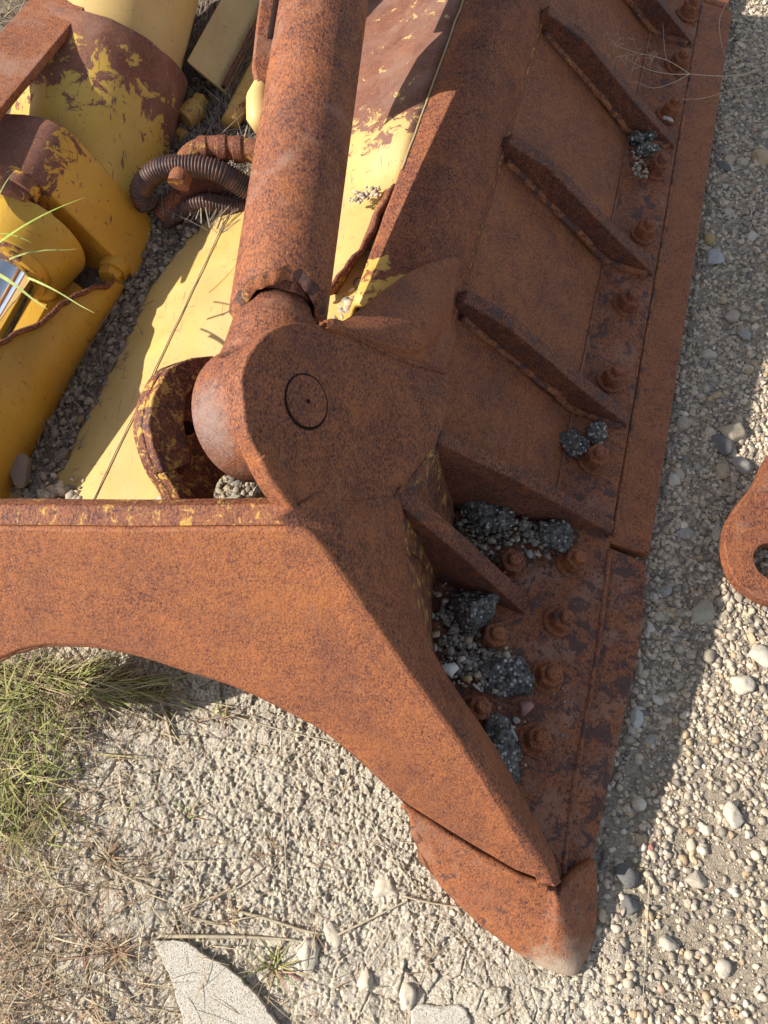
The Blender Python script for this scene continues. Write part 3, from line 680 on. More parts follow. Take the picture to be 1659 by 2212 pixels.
# flat bar and pipe beyond
ob = prism('yellow_beam', [Q(-.93, 1.72, .35), Q(-1.02, 1.72, .42), Q(-1.03, 3.6, .42), Q(-.94, 3.6, .35)], Vector((.02, 0, -.03)), M['ypale'], None, .003)
tag(ob, 'flat pale yellow beam beside the big cylinder at the top edge', 'beam')
oe = tube('rusty_angle_edge', [jit(Q(-.925, 1.72 + i * .05, .365), .003) for i in range(40)], .008, M['rustedge'], ob, 6)
opi = tube('yellow_pipe', [Q(-.865, 1.60 + i * .1, .355) for i in range(21)], .024, M['ypipe'], None, 16)
tag(opi, 'thin speckled yellow pipe running along the dry grass', 'pipe')
# big yellow sheets lower left
def ysheet():
    t = empty('yellow_side_panel', Q(-1.1, .6, .2), 'large golden yellow panel with torn rusty top edge at left', 'panel')
    top = [(-90, 790, .52), (0, 740, .47), (60, 708, .44), (110, 678, .42), (150, 650, .395), (185, 632, .37), (215, 622, .35), (246, 606, .325)]
    tp = smooth_line([W(*p) for p in top], 5, False); tp = [jit(p, .006) for p in tp]
    bot = [Q(-.99, l, .215) for l in (-.05, .25, .45, .62, .75, .88, .98, 1.10)]
    bt = smooth_line(bot, 5, False)
    md = [(a * .5 + b * .5) + (S * .012 + Z * .012) for a, b in zip(tp, bt)]
    patch('sheet', [tp, md, bt], M['ysheet'], t, 1, .008)
    tube('torn_edge', [jit(p, .004) for p in tp], .006, M['rustedge'], t, 6)
    fl = [W(170, 796, .27), W(196, 806, .255), W(78, 1056, .25), W(45, 1010, .275)]
    prism('taped_ledge', [Q(-1.035, .88, .275), Q(-.985, .90, .255), Q(-.972, .46, .250), Q(-1.035, .44, .278)], Vector((-.01, 0, -.03)), M['tape'], t, .003)
    inn_ = [W(-90, 790, .50), W(60, 700, .40), W(150, 650, .36), W(120, 600, .36), W(-90, 640, .42)]
    prism('inner_sheet', [W(-60, 800, .30), W(60, 735, .30), (W(200, 640, .30)), W(150, 600, .30), W(-60, 560, .30)], Vector((0, 0, -.02)), M['ysheet'], t, .002)
ysheet()

# ------------------------------------------------------------ hoses and fittings
def hose(name, px, r, label, mat=M['hose'], ribs=True, dens=.0075):
    ctrl = [W(*p) for p in px]; pts = smooth_line(ctrl, 40, False)
    # resample by length
    P = np.array([tuple(p) for p in pts]); d = np.r_[0, np.cumsum(np.linalg.norm(np.diff(P, axis=0), axis=1))]
    n = int(d[-1] / dens) * 4 + 1; tt = np.linspace(0, d[-1], n)
    R = [Vector([np.interp(t, d, P[:, k]) for k in range(3)]) for t in tt]
    cyc = (n - 1) / 4
    o = tube(name, R, r, mat, None, 14, rf=(lambda t: r * (1.0 + (.09 * cos(2 * pi * t * cyc)))) if ribs else None)
    return tag(o, label, 'hose')
hose('corrugated_hose', [(318, 445, .34), (304, 412, .38), (335, 372, .42), (400, 358, .44), (470, 370, .43), (540, 410, .38), (600, 440, .36)], .026, 'ribbed black hose arching highest between yellow cylinder and strut')
hose('corrugated_hose', [(355, 478, .30), (400, 448, .33), (450, 438, .34), (510, 446, .33), (580, 440, .33)], .022, 'lower ribbed black hose lying in shadow under the others')
hose('rusty_hose', [(345, 468, .31), (395, 425, .34), (450, 400, .345), (540, 420, .33), (600, 440, .33)], .028, 'smooth rust brown hose between the two ribbed hoses', M['rustedge'], False)
fp = [W(385, 400, .42), W(405, 345, .44), W(440, 322, .445), W(500, 320, .445), W(600, 335, .44)]
ff = tube('elbow_pipe', smooth_line(fp, 8, False), .027, M['flake'], None, 20); tag(ff, 'flaking yellow and rust elbow pipe above the hoses', 'pipe')
for (u, v, z, r) in ((440, 322, .445, .030), (482, 321, .445, .031), (515, 323, .445, .031)):
    p = W(u, v, z); cyl('band_clamp', p - Vector((.012, .0, 0)), p + Vector((.012, .0, 0)), r, M['flake'] if r < .031 else M['rustedge'], ff, 24, .003)
# small fittings in the dark gap
fit = empty('pipe_fitting', W(420, 250, .3), 'small yellow pipe fitting in the dark gap beside the cylinder', 'fitting')
cyl('sleeve', W(395, 262, .33), W(425, 235, .33), .032, M['ypipe'], fit, 20, .004)
cyl('collar', W(412, 248, .33), W(435, 215, .33), .024, M['ysheet'], fit, 6, .004)
cyl('plug', W(385, 290, .31), W(402, 300, .31), .022, M['ypipe'], fit, 6, .004)
# ------------------------------------------------------------ plate with hole, right edge
def holed():
    z = .10
    out = [(1740, 930), (1690, 955), (1659, 985), (1632, 1040), (1592, 1092), (1568, 1142), (1568, 1200), (1588, 1250), (1622, 1280), (1662, 1300), (1740, 1320)]
    O = smooth_line([W(u, v, z) for u, v in out], 4, False)
    c = W(1672, 1212, z); hole = [c + Vector((.046 * cos(a), .046 * sin(a), 0)) for a in np.linspace(0, -2 * pi, 33)[:-1]]
    pts = O + [W(1745, 1216, z), hole[0] + Vector((0, -.0005, 0))] + hole[1:][::1] + [hole[0] + Vector((0, .0005, 0)), W(1745, 1208, z)]
    o = prism('link_plate', pts, Vector((.0, 0, -.035)), M['tube'], None, .004, 3, 0)
    tag(o, 'rounded rusty steel plate with a round hole at the right edge', 'steel plate')
holed()

# ------------------------------------------------------------ stones
ico = bmesh.new(); bmesh.ops.create_icosphere(ico, subdivisions=1, radius=1); IV1 = np.array([v.co[:] for v in ico.verts]); IF1 = np.array([[v.index for v in f.verts] for f in ico.faces]); ico.free()
ico = bmesh.new(); bmesh.ops.create_icosphere(ico, subdivisions=2, radius=1); IV2 = np.array([v.co[:] for v in ico.verts]); IF2 = np.array([[v.index for v in f.verts] for f in ico.faces]); ico.free()
def stone_shape(IV, n, r_):
    # angular: clip sphere by random planes
    V = np.repeat(IV[None], n, 0)
    for _ in range(7):
        d = r_.normal(size=(n, 1, 3)); d /= np.linalg.norm(d, axis=2, keepdims=True)
        h = r_.uniform(.34, .80, (n, 1)); k = (V * d).sum(2); ex = np.clip(k - h, 0, None); V = V - d * ex[..., None]
    V = V * 1.25 * (1 + r_.normal(size=V.shape[:2] + (1,)) * .05)
    sc3 = r_.uniform(.6, 1.25, (n, 1, 3)); sc3[:, :, 2] *= .75; V = V * sc3
    a = r_.uniform(0, 2 * pi, n); ca, sa = np.cos(a)[:, None], np.sin(a)[:, None]
    x = V[..., 0] * ca - V[..., 1] * sa; y = V[..., 0] * sa + V[..., 1] * ca; V = np.stack([x, y, V[..., 2]], -1)
    return V
PAL = np.array([[.50, .45, .37], [.42, .38, .32], [.58, .52, .43], [.34, .31, .27], [.27, .25, .235], [.62, .58, .52], [.46, .36, .25], [.20, .19, .185], [.47, .43, .37], [.40, .30, .25]])
PALW = np.array([.19, .17, .13, .15, .10, .05, .06, .04, .10, .01])
def stones(name, pos, rad, label, cat='gravel', IV=IV1, IF=IF1, dark=1.0, weights=PALW):
    n = len(pos); V = stone_shape(IV, n, rng) * rad[:, None, None] + pos[:, None, :]
    F = (IF[None] + (np.arange(n) * len(IV))[:, None, None]).reshape(-1, 3)
    me = bpy.data.meshes.new(name); me.vertices.add(n * len(IV)); me.vertices.foreach_set('co', V.astype(np.float32).ravel())
    nf = len(F); me.loops.add(nf * 3); me.loops.foreach_set('vertex_index', F.astype(np.int32).ravel())
    me.polygons.add(nf); me.polygons.foreach_set('loop_start', np.arange(nf, dtype=np.int32) * 3); me.update(calc_edges=True)
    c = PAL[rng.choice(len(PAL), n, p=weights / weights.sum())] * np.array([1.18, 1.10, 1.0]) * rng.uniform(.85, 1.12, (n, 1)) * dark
    c = np.repeat(np.concatenate([c, np.ones((n, 1))], 1)[:, None], len(IV), 1)
    a = me.color_attributes.new('Col', 'FLOAT_COLOR', 'POINT'); a.data.foreach_set('color', c.astype(np.float32).ravel())
    o = link(name, me, M['stone'], None, False); tag(o, label, cat, kind='stuff'); return o
# gravel right of blade and below
def scatter(n, x0, x1, y0, y1, maskf, r0, r1, pw=2.2):
    x = rng.uniform(x0, x1, n); y = rng.uniform(y0, y1, n); k = rng.uniform(0, 1, n) < maskf(x, y); x, y = x[k], y[k]
    r = r0 + (r1 - r0) * rng.uniform(0, 1, len(x)) ** pw
    z = ground_h(x, y) + r * .22; return np.stack([x, y, z], -1), r
def right_mask(x, y):
    s = x * S.x + y * S.y
    return (s > .43) * 1.0 * np.where(y > .2, 1, 0) + np.where(y <= .2, sst(.30, .52, x + .1 * (fbm(x * 5, y * 5, 40) - .5)), 0)
def scatter_sl(n, s0, s1, l0, l1, r0, r1, pw):
    a = rng.uniform(s0, s1, n); b = rng.uniform(l0, l1, n); x = a * S.x + b * L.x; y = a * S.y + b * L.y
    k = rng.uniform(0, 1, n) < right_mask(x, y) * (1 - sst(.45, .1, y) * (.35 + .5 * fbm(x * 8, y * 8, 41))); x, y = x[k], y[k]
    r = r0 + (r1 - r0) * rng.uniform(0, 1, len(x)) ** pw; return np.stack([x, y, ground_h(x, y) + r * .2], -1), r
p1, r1_ = scatter_sl(46000, .30, 1.15, -.60, 1.5, .0026, .0110, 2.6)
stones('gravel', p1, r1_, 'loose angular gravel strewn right of the cutting edge')
p1, r1_ = scatter_sl(21000, .43, 1.30, 1.5, 3.5, .004, .0105, 2.2)
stones('gravel', p1, r1_, 'gravel along the far upper end of the cutting edge')
p2, r2_ = scatter_sl(1500, .32, 1.2, -.55, 3.2, .007, .0150, 2.8)
stones('gravel', p2, r2_, 'coarser pale pebbles among the gravel right of the blade', IV=IV2, IF=IF2)
p3, r3_ = scatter(5200, -1.0, .5, -.5, .85, lambda x, y: .35 + .65 * fbm(x * 5, y * 5, 44), .0018, .0075, 3.2)
stones('clay_crumbs', p3, r3_, 'small crumbs of dry clay scattered over the cracked ground', 'clay crumbs', weights=np.array([.3, .1, .5, .05, 0, .1, 0, 0, .1, 0]), dark=1.05)
# soil strip crumbs behind blade
def strip_mask(x, y):
    s = x * S.x + y * S.y; l = x * L.x + y * L.y
    return ((s < -.87 + .10 * sst(1.1, 1.45, l) + .03 * (fbm(x * 9, y * 9, 31) - .5)) & (s > -1.05) & (l > .45)) * 1.0
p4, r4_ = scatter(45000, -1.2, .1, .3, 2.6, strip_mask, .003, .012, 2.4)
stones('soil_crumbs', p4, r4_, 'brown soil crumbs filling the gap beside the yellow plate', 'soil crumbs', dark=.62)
# gravel under the eye
p5 = []; r5 = []
def put_on(n, uvs, zf, r0, r1):
    P = []; Rr = []
    for _ in range(n):
        u0, v0, u1, v1, wd = random.choice(uvs); t = random.random(); u = u0 + (u1 - u0) * t + random.gauss(0, wd); v = v0 + (v1 - v0) * t + random.gauss(0, wd)
        r = r0 + (r1 - r0) * random.random() ** 2; p = zf(u, v, r); P.append(tuple(p)); Rr.append(r)
    return np.array(P), np.array(Rr)
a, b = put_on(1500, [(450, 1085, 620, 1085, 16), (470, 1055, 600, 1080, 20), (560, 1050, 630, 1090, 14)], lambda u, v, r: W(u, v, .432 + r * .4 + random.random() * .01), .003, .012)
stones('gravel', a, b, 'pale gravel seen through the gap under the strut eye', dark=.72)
a, b = put_on(300, [(775, 640, 835, 485, 8), (755, 680, 790, 620, 12), (735, 690, 790, 640, 10)], lambda u, v, r: W(u, v, .425 + r * .4 + random.random() * .008), .004, .0125)
stones('gravel', a, b, 'small pebbles lodged in the groove beside the torn flange')
a, b = put_on(70, [(765, 430, 815, 412, 6)], lambda u, v, r: W(u, v, .452 + r * .4), .003, .009)
stones('gravel', a, b, 'few pale pebbles on the pink plate against the strut')
a, b = put_on(160, [(60, 1100, 180, 1075, 12), (90, 1090, 130, 1050, 16)], lambda u, v, r: W(u, v, .30 + r * .3), .004, .014)
stones('gravel', a, b, 'pale clay lumps against the top edge of the end plate')
# gravel caught on the bolted plate
DW = np.array([.08, .10, .05, .2, .25, .04, .02, .2, .06, 0])
a, b = put_on(520, [(1000, 1090, 1180, 1170, 22), (1000, 1130, 1070, 1210, 18), (1050, 1140, 1200, 1180, 20)], lambda u, v, r: hit(u, v, PB) + nB * (.008 + r * .5 + .02 * random.random()), .003, .010)
stones('gravel', a, b, 'dark grey gravel piled in the upper pocket between two ribs', weights=DW, dark=.8)
a, b = put_on(620, [(960, 1300, 1000, 1400, 20), (950, 1390, 1060, 1430, 20), (960, 1430, 1090, 1490, 16), (1040, 1430, 1110, 1440, 12)], lambda u, v, r: hit(u, v, PB) + nB * (.008 + r * .5 + .012 * random.random()), .003, .0105)
stones('gravel', a, b, 'dark grey gravel piled in the lower pocket by the bolts', weights=DW, dark=.85)
a, b = put_on(26, [(1000, 1480, 1180, 1560, 50)], lambda u, v, r: hit(u, v, PB) + nB * (.004 + r * .4), .002, .005)
stones('gravel', a, b, 'few loose chips on the bolted end bit')
a, b = put_on(50, [(1370, 330, 1385, 380, 8)], lambda u, v, r: W(u, v, .115 + r * .4), .003, .008)
stones('gravel', a, b, 'grit caught beside a bolt under the third rib', weights=DW)

def lump(name, p, size, mat, label, cat, seed=0, rough=.35, sub=4, colr=None, rot=None, group=None):
    bm = bmesh.new(); bmesh.ops.create_icosphere(bm, subdivisions=sub, radius=1)
    o3 = Vector((seed * 3.7, seed * 1.3, seed * 7.1))
    r_ = random.Random(seed + 50); pls = []
    for _ in range(9):
        d = Vector((r_.gauss(0, 1), r_.gauss(0, 1), r_.gauss(0, 1))).normalized(); pls.append((d, r_.uniform(.55, .9)))
    rz = Matrix.Rotation(rot if rot is not None else seed, 3, 'Z')
    for v in bm.verts:
        c = v.co.copy()
        for d, h in pls:
            k = c.dot(d)
            if k > h: c -= d * (k - h)
        c *= 1 + rough * .55 * mnoise.fractal(c * 1.6 + o3, 1, 2, 4) + rough * .34 * mnoise.fractal(c * 6.5 + o3, .8, 2, 4)
        v.co = rz @ Vector((c.x * size[0], c.y * size[1], c.z * size[2]))
    me = bpy.data.meshes.new(name); bm.to_mesh(me); bm.free()
    if colr:
        a = me.color_attributes.new('Col', 'FLOAT_COLOR', 'POINT'); a.data.foreach_set('color', list((*colr, 1)) * len(me.vertices))
    o = link(name, me, mat, None, True); o.location = p; tag(o, label, cat, group); return o
AS = M['asphalt']
for i, (u, v, dz, sx, sy, szz, lab, rt) in enumerate([
    (1378, 298, .03, .028, .024, .022, 'small asphalt lump, left of the two on top under the third rib', .3),
    (1402, 292, .035, .026, .016, .018, 'small asphalt lump, right of the pair under the third rib', .5),
    (1400, 318, .03, .046, .022, .022, 'long asphalt lump just above the half buried bolt', 0.1),
    (1238, 952, .025, .036, .042, .028, 'dark asphalt lump left of the bolt under the fourth rib', .4),
    (1288, 930, .03, .034, .034, .028, 'greyer asphalt lump right, above the bolt under the fourth rib', 1.2)]):
    p = W(u, v, .115); p.z = .10 - (p.dot(S) - .19) * .163 + dz * .6; lump('asphalt_lump', p, (sx, sy, szz), AS, lab, 'asphalt', 10 + i, .5, 4, rot=rt)
for i, (u, v, dz, sx, sy, szz, lab, rt) in enumerate([
    (1022, 1112, .03, .062, .050, .045, 'largest dark asphalt lump in the upper pocket beside the rib', 2.2),
    (1065, 1130, .03, .045, .035, .035, 'dark asphalt lump in the middle of the upper pocket', .6),
    (1185, 1165, .03, .042, .045, .032, 'pale speckled asphalt lump above the bolt at the pocket mouth', .9),
    (1012, 1318, .035, .062, .048, .040, 'big black asphalt lump leaning on a bolt in lower pocket', .4),
    (1108, 1468, .015, .040, .040, .026, 'dark asphalt lump left of the second large bolt from the tip', .2),
    (1062, 1440, .02, .038, .030, .024, 'black asphalt lump in the centre of the lower gravel', .8),
    (1075, 1615, .02, .045, .070, .034, 'flat dark asphalt piece wedged against the end plate near the tip', .5),
    (1060, 1475, .012, .026, .040, .018, 'thin dark asphalt piece beside a pale twig', 1.0)]):
    lump('asphalt_lump', hit(u, v, PB) + nB * dz, (sx, sy, szz), AS, lab, 'asphalt', 30 + i, .5, 4, rot=rt)
def st(u, v, w, h, c, lab, on=None, seed=0, dz=.4, cat='stone', rot=0, rough=.12):
    if on == 'B': p = hit(u, v, PB) + nB * .008; k = 1.12e-3
    elif on is not None: p = W(u, v, on); k = (H - on) * .62e-3
    else: p = G(u, v); k = (p - C0).dot(FWD) / 1660
    sx, sy = w * k / 2 * 1.15, h * k / 2 * 1.15; szz = min(sx, sy) * .75
    p = p + Z * szz * dz
    return lump('stone', p, (sx, sy, szz), M['stone'], lab, cat, 100 + seed, rough, 3, c, rot)
TAN = (.50, .40, .28); GR = (.38, .36, .33); PALE = (.60, .55, .46); DKG = (.20, .19, .19); CR = (.52, .46, .36)
SL = [(1578, 938, 54, 50, (.55, .46, .34), 'large cream angular stone, biggest in the shaded gravel right of the blade'),
 (1559, 1018, 36, 30, TAN, 'rounded tan stone just below the large cream one'),
 (1477, 919, 34, 34, (.46, .38, .32), 'pinkish tan stone closest to the cutting edge'),
 (1598, 1008, 32, 40, GR, 'upright grey brown stone right of the rounded tan one'),
 (1558, 962, 50, 40, DKG, 'dark grey rough stone under the large cream one'),
 (1480, 1154, 40, 24, GR, 'flat grey stone level with the joint in the cutting edge'),
 (1548, 1156, 46, 22, CR, 'long beige stone left of the holed plate'),
 (1455, 1040, 28, 28, PALE, 'small pale stone near the lower cutting edge'),
 (1515, 1324, 52, 46, (.44, .40, .31), 'smooth olive grey stone on the shadow border below the holed plate'),
 (1438, 1278, 28, 26, GR, 'small grey stone right of the end bit corner'),
 (1412, 1290, 18, 24, PALE, 'thin pale chip touching the end bit corner'),
 (1400, 1357, 30, 26, PALE, 'pale wedge of stone right beside the end bit'),
 (1645, 345, 44, 40, (.56, .43, .27), 'orange tan stone at the right border near the top'),
 (1573, 349, 28, 24, TAN, 'tan stone beside the dark oval one near the top right'),
 (1603, 351, 26, 22, CR, 'beige stone between the tan and the orange one top right'),
 (1561, 362, 20, 34, (.17, .16, .15), 'dark oval stone touching the cutting edge at upper right'),
 (1540, 562, 38, 40, (.45, .45, .46), 'pale blue grey angular stone against the cutting edge'),
 (1532, 520, 22, 26, (.45, .33, .17), 'half buried yellow brown stone under the cutting edge'),
 (1622, 514, 26, 22, PALE, 'small whitish stone near the right border'),
 (1573, 461, 22, 18, CR, 'small cream stone among dark grit upper right'),
 (1577, 688, 34, 32, (.46, .39, .31), 'rounded light brown stone right of the middle cutting edge'),
 (1607, 727, 32, 26, GR, 'grey brown stone lower right of the rounded one'),
 (1530, 770, 30, 26, CR, 'cream stone lying by the cutting edge middle'),
 (1560, 650, 18, 20, TAN, 'little tan stone above the rounded light brown one'),
 (1377, 1552, 32, 44, (.55, .54, .50), 'flat white grey stone right of the end bit in shade'),
 (1362, 1577, 28, 17, (.52, .47, .40), 'oval beige pebble under the flat white grey stone'),
 (1418, 1511, 28, 18, PALE, 'oval pale pebble further right in the shade'),
 (1403, 1597, 24, 20, GR, 'small grey stone near the shadow border below'),
 (1380, 1644, 18, 18, CR, 'round cream pebble near the lower shadow border'),
 (1383, 1740, 24, 26, (.68, .62, .52), 'bright cream stone at the edge of the blade shadow'),
 (1405, 1829, 20, 18, (.45, .20, .17), 'reddish pink stone in sunlit gravel'),
 (1349, 1892, 48, 44, (.17, .165, .16), 'dark stone in sun right of the blade tip'),
 (1362, 1956, 36, 44, (.15, .15, .145), 'darkest lump below right of the blade tip'),
 (1299, 1977, 28, 20, (.60, .48, .32), 'tan stone touching the blade tip'),
 (1500, 1900, 44, 38, (.50, .44, .35), 'broad beige stone in sunlit gravel far right'),
 (1580, 1760, 52, 44, (.60, .54, .44), 'broad pale lump at the right, lower part'),
 (1600, 1480, 48, 40, (.64, .58, .47), 'pale crusty lump in the sun below the holed plate'),
 (1640, 1420, 46, 44, (.62, .57, .46), 'pale lump at the right border below the holed plate'),
 (1440, 2040, 34, 30, (.55, .49, .40), 'beige stone in the lower right gravel'),
 (1560, 2090, 40, 32, (.52, .47, .39), 'beige stone in the bottom right corner')]
for i, (u, v, w, h, c, lab) in enumerate(SL): st(u, v, w, h, c, lab, seed=i, rot=i * 1.3, rough=.14 if i < 35 else .3)
for i, (u, v, w, h, c, lab, on, rt) in enumerate([
 (1131, 1532, 30, 30, (.42, .22, .20), 'square pink stone lying on the bolted end bit', 'B', .7),
 (1100, 1592, 26, 30, (.46, .45, .43), 'pale grey cube of stone by the lowest large bolt', 'B', .1),
 (1112, 1558, 16, 14, (.42, .41, .38), 'small pale chip above the pale grey cube', 'B', .1),
 (1010, 1432, 28, 20, (.40, .39, .36), 'light grey angular stone in the lower gravel pocket', 'B', .1),
 (1070, 1432, 32, 22, (.34, .32, .29), 'brownish grey stone at the edge of the lower pocket', 'B', .4),
 (1143, 1198, 16, 24, (.48, .46, .42), 'upright pale stone between two bolts of the upper pocket', 'B', .2),
 (1138, 1140, 20, 18, (.38, .37, .35), 'grey stone in the middle of the upper pocket', 'B', .2),
 (45, 1020, 56, 84, (.34, .27, .215), 'brown wedge shaped stone leaning against the yellow panel', .275, .25),
 (505, 1085, 40, 32, (.42, .40, .30), 'olive grey stone seen under the strut eye', .45, .3),
 (548, 1088, 34, 34, (.45, .40, .31), 'beige stone under the strut eye, right of the olive one', .45, .9),
 (140, 985, 40, 34, (.26, .21, .18), 'reddish brown stone in the soil strip beside yellow plate', .262, .9),
 (180, 975, 24, 22, (.18, .18, .18), 'grey stone in the soil strip right of the reddish one', .262, .4),
 (1442, 258, 34, 14, (.58, .52, .46), 'pale thin pebble wedged between the third bolt and rib', .10, -.6)]):
    st(u, v, w, h, c, lab, on, 60 + i, rot=rt)
# concrete fragment and curled clods bottom
def slabc(name, px, z, th, mat, lab, cat, jitter=.006):
    pts = [G(u, v) for u, v in px]; zz = sum(p.z for p in pts) / len(pts) + z
    for p in pts: p.z = zz
    pts = [jit(jit(p, jitter) * 3, jitter * 1.6) / 3 + Vector((random.uniform(-1, 1), random.uniform(-1, 1), 0)) * .0018 for p in smooth_line(pts, 7)]; 
    for p in pts: p.z = zz
    bm = bmesh.new(); 
    o = prism(name, pts, Vector((0, 0, -th)), mat, None, .006, 3, 0, 50); tag(o, lab, cat); bm.free(); return o
slabc('concrete_fragment', [(338, 2028), (372, 2028), (410, 2040), (470, 2078), (540, 2130), (600, 2200), (650, 2270), (440, 2270), (400, 2200), (378, 2130), (350, 2070)], .018, .05, M['concrete'], 'pale concrete fragment half buried at the bottom left', 'concrete')
slabc('concrete_fragment', [(890, 2180), (940, 2172), (1000, 2175), (1020, 2215), (1010, 2260), (900, 2260)], .008, .04, M['concrete'], 'small sliver of pale concrete at the bottom middle edge', 'concrete')
for i, (u, v, w, h, lab) in enumerate([(665, 2060, 46, 80, 'tall oval clay clod standing right of the concrete fragment'), (720, 2020, 34, 60, 'upright clay flake between two straw stalks'), (790, 2110, 60, 74, 'rounded clay clod with deep shadow at the bottom'), (880, 2150, 64, 40, 'curled clay flake at the bottom middle'), (840, 1920, 60, 52, 'broad raised clay plate below the straw fork')]):
    st(u, v, w, h, (.60, .53, .42), lab, seed=90 + i, rot=i * .4, cat='clay clod', rough=.6, dz=-.35)
# flakes of white
def flake(u, v, pts, z, lab, name='white_scrap', mat='white', cat='scrap'):
    P = [W(u + a, v + b, z) for a, b in pts]; c = sum(P, Vector()) / len(P); V = P + [c + Z * .006]
    f = [[i, (i + 1) % len(P), len(P)] for i in range(len(P))]; me = mesh(name, V, f); o = link(name, me, M[mat]); 
    s = o.modifiers.new('t', 'SOLIDIFY'); s.thickness = .002; tag(o, lab, cat); return o
flake(833, 688, [(-7, -10), (2, -12), (6, -2), (12, 4), (6, 9), (-2, 6), (-4, -2)], .555, 'small white bird dropping like scrap on the rusty fairing')
flake(350, 1090, [(-8, -16), (4, -14), (14, 0), (8, 12), (-10, 14), (-14, 6)], .40, 'white paint flake standing above the end plate edge')
flake(925, 192, [(-9, 10), (-4, -6), (8, -14), (6, 0), (-2, 12)], .485, 'pale bluish splat on the weld line of the shell', mat='tape')
flake(968, 1448, [(-30, -8), (-6, -12), (14, -16), (24, -4), (12, 8), (8, 18), (-4, 6), (-18, 10)], .155, 'crumpled pale plastic scrap in the lower gravel pocket')
flake(1008, 1468, [(-12, 2), (-6, -6), (8, -8), (12, 0), (4, 6)], .15, 'small pale shell beside the plastic scrap', mat='tape')
for i, (a, b, z, lab) in enumerate([((1068, 1555), (1112, 1572), .10, 'short pale twig beside the pale chips on the end bit'), ((1022, 1478), (1042, 1492), .13, 'bent short pale twig by the shell')]):
    o = tube('twig', [W(a[0], a[1], z), W((a[0] + b[0]) / 2, (a[1] + b[1]) / 2 + 2, z + .003), W(b[0], b[1], z)], .0035, M['white'], None, 6); tag(o, lab, 'twig')

# ------------------------------------------------------------ grass, straw, weeds
class Blades:
    def __init__(s): s.v = []; s.f = []; s.c = []
    def add(s, p, d, length, w, bend, colr, seg=5, tipc=None, lean=.5):
        d = Vector((d[0], d[1], 0)).normalized(); side = Vector((-d.y, d.x, 0)); tw = random.uniform(-.5, .5)
        side = (side + Z * tw).normalized(); base = len(s.v); q = Vector(p); ang = lean
        for i in range(seg + 1):
            t = i / seg; ww = w * (1 - t ** 1.6) + .00025
            s.v += [q - side * ww, q + side * ww]
            cc = colr if tipc is None else tuple(a + (b - a) * t for a, b in zip(colr, tipc)); s.c += [cc, cc]
            q = q + (d * cos(ang) + Z * sin(ang)) * (length / seg); ang += bend / seg
            if q.z < p[2] + .001: q.z = p[2] + .001
        for i in range(seg): a = base + 2 * i; s.f.append([a, a + 1, a + 3, a + 2])
    def build(s, name, lab, cat, kind=None, parent=None, group=None):
        me = mesh(name, s.v, s.f); a = me.color_attributes.new('Col', 'FLOAT_COLOR', 'POINT'); a.data.foreach_set('color', [x for c in s.c for x in (*c, 1)])
        o = link(name, me, M['grass'], parent); tag(o, lab, cat, group, kind); return o
GREEN = [(.22, .25, .06), (.32, .32, .10), (.40, .36, .15), (.13, .16, .04)]
STRAW = [(.45, .36, .22), (.38, .28, .17), (.52, .43, .29), (.30, .18, .12), (.36, .24, .15)]
def rc(a): c = random.choice(a); k = random.uniform(.8, 1.2); return tuple(x * k for x in c)
gb = Blades(); sb_ = Blades()
for _ in range(430):
    u = abs(random.gauss(0, 100)) - 50; v = random.uniform(1440, 1800) + random.gauss(0, 20)
    p = G(u, v); a = random.uniform(0, 2 * pi)
    gb.add(p, (cos(a) + .5, sin(a)), random.uniform(.05, .18), random.uniform(.0009, .0019), -random.uniform(.4, 2.0), rc(GREEN), 6, rc(GREEN + STRAW[:1]), random.uniform(.5, 1.3))
for _ in range(330):
    u = random.gauss(180, 90); v = 1440 + (u - 0) * .12 + abs(random.gauss(0, 24)); 
    if u > 420: continue
    a = random.uniform(-.6, .6); gb.add(G(u, v), (cos(a), sin(a)), random.uniform(.05, .16), random.uniform(.001, .0018), -random.uniform(.5, 1.6), rc(GREEN[:3] + STRAW[:2]), 6, None, random.uniform(.3, .9))
for _ in range(2300):
    k = random.random()
    if k < .6: u = abs(random.gauss(0, 130)) - 60; v = random.uniform(1430, 2240)
    elif k < .85: u = random.gauss(150, 130); v = random.gauss(1480, 60)
    else: u = random.gauss(230, 190); v = random.uniform(1800, 2240)
    if v < 1440 + max(0, (u - 250)) * .45: v += 60
    a = random.uniform(0, 2 * pi)
    sb_.add(G(u, v), (cos(a), sin(a)), random.uniform(.03, .13), random.uniform(.0005, .0013), -random.uniform(.2, 1.8), rc(STRAW), 5, None, random.uniform(.05, .9))
for _ in range(420):
    u = random.uniform(-20, 1240); v = random.uniform(1480, 2240); a = random.uniform(0, 2 * pi)
    sb_.add(G(u, v, .002), (cos(a), sin(a)), random.uniform(.02, .09), random.uniform(.0004, .001), -random.uniform(-.1, .4), rc(STRAW), 4, None, random.uniform(0, .2))
gb.build('green_grass', 'fresh green grass growing under the left end of the blade', 'grass', 'stuff')
sb_.build('dry_grass', 'dry brown and straw coloured grass over the clay at left', 'dry grass', 'stuff')
